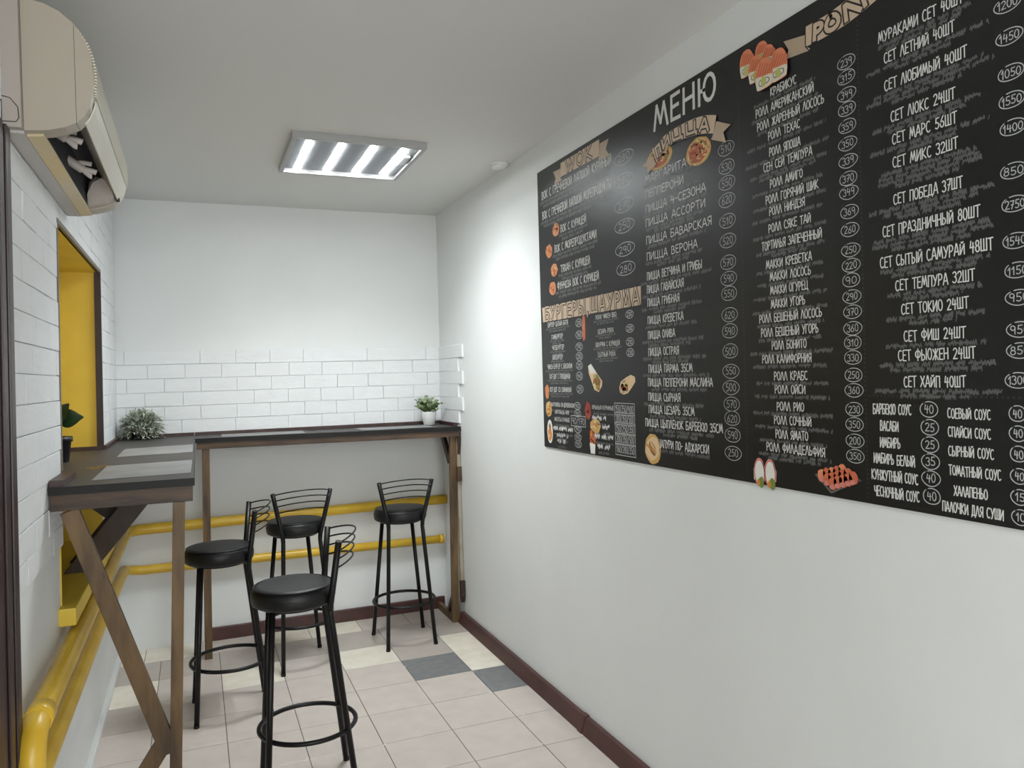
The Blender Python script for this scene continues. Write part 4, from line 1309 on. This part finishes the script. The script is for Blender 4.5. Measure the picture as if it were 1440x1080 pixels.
# the roll banner climbs from its folded tail; the photo cuts its top
upr = catmull([Vector((*bp(*q), 0)) for q in ((1133, 38), (1147, 30), (1163, 20.7), (1177, 10.5), (1191, 0), (1212, -16), (1237, -33), (1262, -50))], 4)
lor = catmull([Vector((*bp(*q), 0)) for q in ((1133.7, 65.6), (1146, 60), (1160, 52.5), (1187, 36.5), (1211.5, 18), (1233, 0), (1258, -19), (1284, -38))], 4)
for i in range(len(upr) - 1):
    pr.poly([upr[i][:2], lor[i][:2], lor[i + 1][:2], upr[i + 1][:2]], 3, 0)
pr.poly(P_((1102, 58.5), (1133, 49), (1133, 66), (1138.5, 71), (1106.5, 83), (1109, 70)), 2, 1)
pr.line(P_((1133, 38), (1133, 65.5), (1138.5, 71)), .003, 4, 2)
pr.poly(P_((1134, 66), (1139, 68), (1138.5, 71.5)), 3, 3)
V0, V1 = (upr[0].x + lor[0].x) / 2, (upr[-1].x + lor[-1].x) / 2


def rib2(u, y):
    f = min(1, max(0, (u - V0) / (V1 - V0))) * (len(upr) - 1)
    i = min(len(upr) - 2, int(f)); k = f - i
    q = lor[i].lerp(lor[i + 1], k).lerp(upr[i].lerp(upr[i + 1], k), .15 + .66 * y)
    return (q.x, q.y)


outlined(pr, 'РОЛЛЫ', V0 + (V1 - V0) * .13, V0 + (V1 - V0) * .97, 0, .1, curve=rib2, wo=.021, wi=.012)
pr.build('roll_banner', ['tan', 'tan_dark', 'ink', 'paper'])

# -- printed food pictures
PAL = ['salmon', 'salmon2', 'rice', 'crust', 'sauce', 'cheese', 'wrapc', 'paper', 'green', 'brown', 'red', 'orange', 'tray', 'plate', 'pink', 'avocado', 'noodle', 'trayedge']
PI = {n: i for i, n in enumerate(PAL)}
rf = random.Random(9)


def pic(name, fn, label=None):
    pr = Print(); fn(pr); o = pr.build(name, PAL)
    if label:
        o['label'] = label
    return o


def smooth(pts, n=4):
    V_ = [Vector((*p, 0)) for p in pts]
    N_ = len(V_)
    out = []
    for i in range(N_):
        p0, p1, p2, p3 = V_[i - 1], V_[i], V_[(i + 1) % N_], V_[(i + 2) % N_]
        for k in range(n):
            t = k / n
            q = 0.5 * ((2 * p1) + (p2 - p0) * t + (2 * p0 - 5 * p1 + 4 * p2 - p3) * t * t + (3 * p1 - p0 - 3 * p2 + p3) * t ** 3)
            out.append((q.x, q.y))
    return out


def blob(pr, c, a, b, colr, layer, n=10, j=.2, rot=0.0):
    pts = []
    for i in range(n):
        t_ = 2 * math.pi * i / n
        k = 1 + rf.uniform(-j, j)
        x, y = a * k * math.cos(t_), b * k * math.sin(t_)
        pts.append((c[0] + x * math.cos(rot) - y * math.sin(rot), c[1] + x * math.sin(rot) + y * math.cos(rot)))
    pr.poly(pts, layer, PI[colr])


def pizza(x, y, rx, ry):
    def f(pr):
        c = bp(x, y); a = (u_at(x + rx, c[1]) - u_at(x - rx, c[1])) / 2; b = (bp(x, y - ry)[1] - bp(x, y + ry)[1]) / 2
        blob(pr, c, a, b, 'crust', 1, 22, .03); blob(pr, c, a * .85, b * .85, 'cheese', 2, 20, .05); blob(pr, c, a * .8, b * .8, 'sauce', 3, 20, .06)
        for i in range(46):
            t_ = rf.uniform(0, 2 * math.pi); r_ = math.sqrt(rf.random()) * .78
            blob(pr, (c[0] + a * r_ * math.cos(t_), c[1] + b * r_ * math.sin(t_)), a * rf.uniform(.06, .15), b * rf.uniform(.06, .14), rf.choice(['cheese', 'cheese', 'salmon2', 'crust', 'red', 'green', 'noodle', 'brown']), 4 + (i % 4), 7, .3)
    return f


pic('pizza_picture', pizza(982, 213, 17.5, 20))
pic('pizza_picture', pizza(927, 222, 18, 16))


def sushi_six(pr):
    def piece(x, y, w, h, lay):
        q = P_((x - w, y + h * .1), (x - w * .8, y - h * .45), (x - w * .3, y - h * .85), (x + w * .45, y - h * .98), (x + w, y - h * .55), (x + w * 1.02, y + h * .3), (x + w * .8, y + h * .62), (x - w * .6, y + h), (x - w * .85, y + h * .8))
        pr.poly(smooth(q), lay, PI['salmon'])
        q = P_((x - w * .92, y + h * .30), (x - w * .1, y + h * .12), (x + w * .98, y - h * .06), (x + w * .98, y + h * .42), (x + w * .7, y + h * .6), (x - w * .6, y + h * .98), (x - w * .84, y + h * .78))
        pr.poly(smooth(q), lay + 1, PI['rice'])
        q = P_((x - w * .5, y + h * .40), (x + w * .55, y + h * .14), (x + w * .6, y + h * .42), (x - w * .4, y + h * .74))
        pr.poly(smooth(q), lay + 2, PI['trayedge'])
        q = P_((x - w * .42, y + h * .43), (x + w * .48, y + h * .20), (x + w * .5, y + h * .40), (x - w * .34, y + h * .68))
        pr.poly(smooth(q), lay + 3, PI['paper'])
        blob(pr, bp(x, y + h * .44), .011, .014, 'avocado', lay + 4, 7, .25)
        for k in range(6):
            xa = x - w * .72 + k * w * .29
            pr.line(P_((xa, y + h * (.12 - .05 * k)), (xa + w * .22, y - h * .35), (xa + w * .34, y - h * .62)), .0045, lay + 1.5, PI['salmon2'])

    for i, (x, y, w, h) in enumerate(((1071, 74, 9, 17), (1081, 79, 9, 17), (1051, 90, 9.5, 21), (1064, 98, 10, 21), (1097, 92, 12, 25), (1077, 105, 12, 24))):
        piece(x, y, w, h, 1 + i * 5)


pic('sushi_picture', sushi_six)


def sushi_pair(pr):
    for x, y in ((1068.5, 662), (1083.5, 664)):
        pr.poly(P_((x - 8, y + 12), (x - 8.5, y - 3), (x - 5, y - 12), (x + 1, y - 14), (x + 6, y - 9), (x + 8.5, y), (x + 8, y + 14)), 1, PI['rice'])
        pr.poly(P_((x - 8.5, y - 3), (x - 5, y - 12), (x + 1, y - 14), (x + 6, y - 9), (x + 7, y - 4), (x, y - 9), (x - 5, y - 5)), 2, PI['avocado'])
        pr.poly(P_((x - 4, y - 11), (x + 1, y - 14), (x + 6, y - 9), (x + 7, y - 1), (x + 3, y - 8)), 3, PI['pink'])
        c = bp(x, y + 2); pr.ell(c, .024, .042, 3, PI['pink']); pr.ell(c, .019, .034, 4, PI['paper'])
        blob(pr, (c[0] + .008, c[1] - .028), .012, .016, 'green', 5); blob(pr, (c[0] - .004, c[1] - .030), .006, .010, 'orange', 6)


pic('sushi_picture', sushi_pair)


def tray(pr):
    pr.poly(P_((1146, 667), (1184, 656.5), (1212, 676), (1169, 694)), 1, PI['trayedge'])
    pr.poly(P_((1149, 668), (1184, 658.5), (1209, 676), (1169.5, 691)), 2, PI['tray'])
    for r_ in range(3):
        for k in range(5):
            x = 1156 + k * 7.2 + r_ * 8.2; y = 668.5 - k * 1.7 + r_ * 5.6
            c = bp(x, y); blob(pr, c, .0145, .017, rf.choice(['salmon', 'salmon2', 'salmon2']), 3 + r_ * 3, 10, .1); blob(pr, (c[0] - .003, c[1] - .010), .009, .007, 'pink', 4 + r_ * 3, 8, .1)


pic('sushi_tray_picture', tray)


def shell(pr):
    c = bp(918, 631); blob(pr, c, .052, .054, 'crust', 1, 20, .05, .3); blob(pr, c, .046, .040, 'wrapc', 2, 18, .05, .7); blob(pr, c, .030, .016, 'brown', 3, 14, .12, -.8); blob(pr, (c[0] + .004, c[1] + .004), .026, .007, 'cheese', 4, 12, .1, -.8)
    for k in range(4):
        pr.line(P_((909 + k * 2.5, 624 + k), (917 + k * 2.5, 634 + k)), .0035, 5, PI['crust' if k % 2 else 'sauce'])


pic('pastry_picture', shell)


def wrap1(pr):
    pr.poly(P_((827, 515), (831, 511.5), (839, 524), (847, 536), (846.5, 543), (842, 551.5), (836, 548), (832.5, 538), (828, 525)), 1, PI['wrapc'])
    pr.poly(P_((827, 515), (831, 511.5), (838.5, 524), (831, 526)), 2, PI['paper'])
    pr.poly(P_((835.5, 527), (840, 526.5), (845, 536), (843, 545), (839, 547), (834, 539)), 2, PI['brown'])
    for i in range(16):
        blob(pr, bp(839.5 + rf.uniform(-3, 3.4), 537 + rf.uniform(-8, 9)), .010, .010, rf.choice(['green', 'crust', 'cheese', 'sauce', 'avocado']), 3 + i % 3, 7, .3)


def wrap2(pr):
    pr.poly(P_((871, 545), (873, 537), (880, 531), (887, 527), (893, 530), (893.5, 537), (888, 546), (883, 553), (877, 555), (872, 552)), 1, PI['wrapc'])
    pr.poly(P_((872.5, 544), (875, 537), (880, 534), (883, 541), (883, 549), (877, 553), (873, 551)), 2, PI['brown'])
    for i in range(14):
        blob(pr, bp(877.5 + rf.uniform(-4, 4), 544 + rf.uniform(-7, 7)), .011, .010, rf.choice(['crust', 'cheese', 'sauce', 'avocado', 'rice']), 3 + i % 3, 7, .3)


pic('wrap_picture', wrap1); pic('wrap_picture', wrap2)


def small(x, y, a, b, base, tops, k=9, rot=0.0):
    def f(pr):
        c = bp(x, y); blob(pr, c, a, b, base, 1, 14, .1, rot)
        for i in range(k):
            t_ = rf.uniform(0, 6.28); r_ = rf.uniform(0, .7)
            blob(pr, (c[0] + a * r_ * math.cos(t_), c[1] + b * r_ * math.sin(t_)), a * .24, b * .22, rf.choice(tops), 2 + i % 4, 7, .3)
    return f


for x, y in ((782, 322.8), (772, 353.3), (779.4, 380.3), (777, 405.6)):
    pic('noodle_picture', small(x, y, .036, .030, 'noodle', ['sauce', 'cheese', 'salmon2', 'orange'], 12))
pic('hotdog_picture', small(821, 459.8, .015, .058, 'salmon2', ['pink', 'salmon', 'crust'], 5))
pic('burger_picture', small(769.5, 550.8, .022, .034, 'orange', ['red', 'crust', 'pink'], 7))
pic('fries_picture', small(772, 575, .034, .036, 'crust', ['orange', 'cheese', 'sauce'], 14))
pic('wings_picture', small(827, 577.8, .026, .038, 'red', ['sauce', 'red', 'brown'], 10))
pic('nuggets_picture', small(837, 599, .045, .030, 'crust', ['orange', 'crust', 'cheese'], 12))


def bucket(pr):
    c = bp(833.8, 623); blob(pr, (c[0], c[1] + .018), .027, .034, 'sauce', 1, 14, .08)
    for i in range(7):
        blob(pr, (c[0] + rf.uniform(-.015, .015), c[1] + .018 + rf.uniform(-.02, .025)), .009, .010, rf.choice(['crust', 'orange', 'salmon2']), 2 + i % 3, 7, .3)
    pr.poly([(c[0] - .025, c[1] + .0), (c[0] + .025, c[1] - .004), (c[0] + .019, c[1] - .044), (c[0] - .017, c[1] - .044)], 6, PI['paper'])


pic('chicken_bucket_picture', bucket)


def plate(pr):
    c = bp(773.6, 606.7); pr.ell(c, .030, .054, 1, PI['paper']); pr.ell(c, .025, .045, 2, PI['plate'])
    blob(pr, (c[0], c[1] - .012), .021, .03, 'orange', 3, 12, .15); blob(pr, (c[0] + .002, c[1] + .022), .009, .014, 'brown', 4); blob(pr, (c[0] - .006, c[1] - .02), .01, .012, 'cheese', 5)


pic('plate_picture', plate)
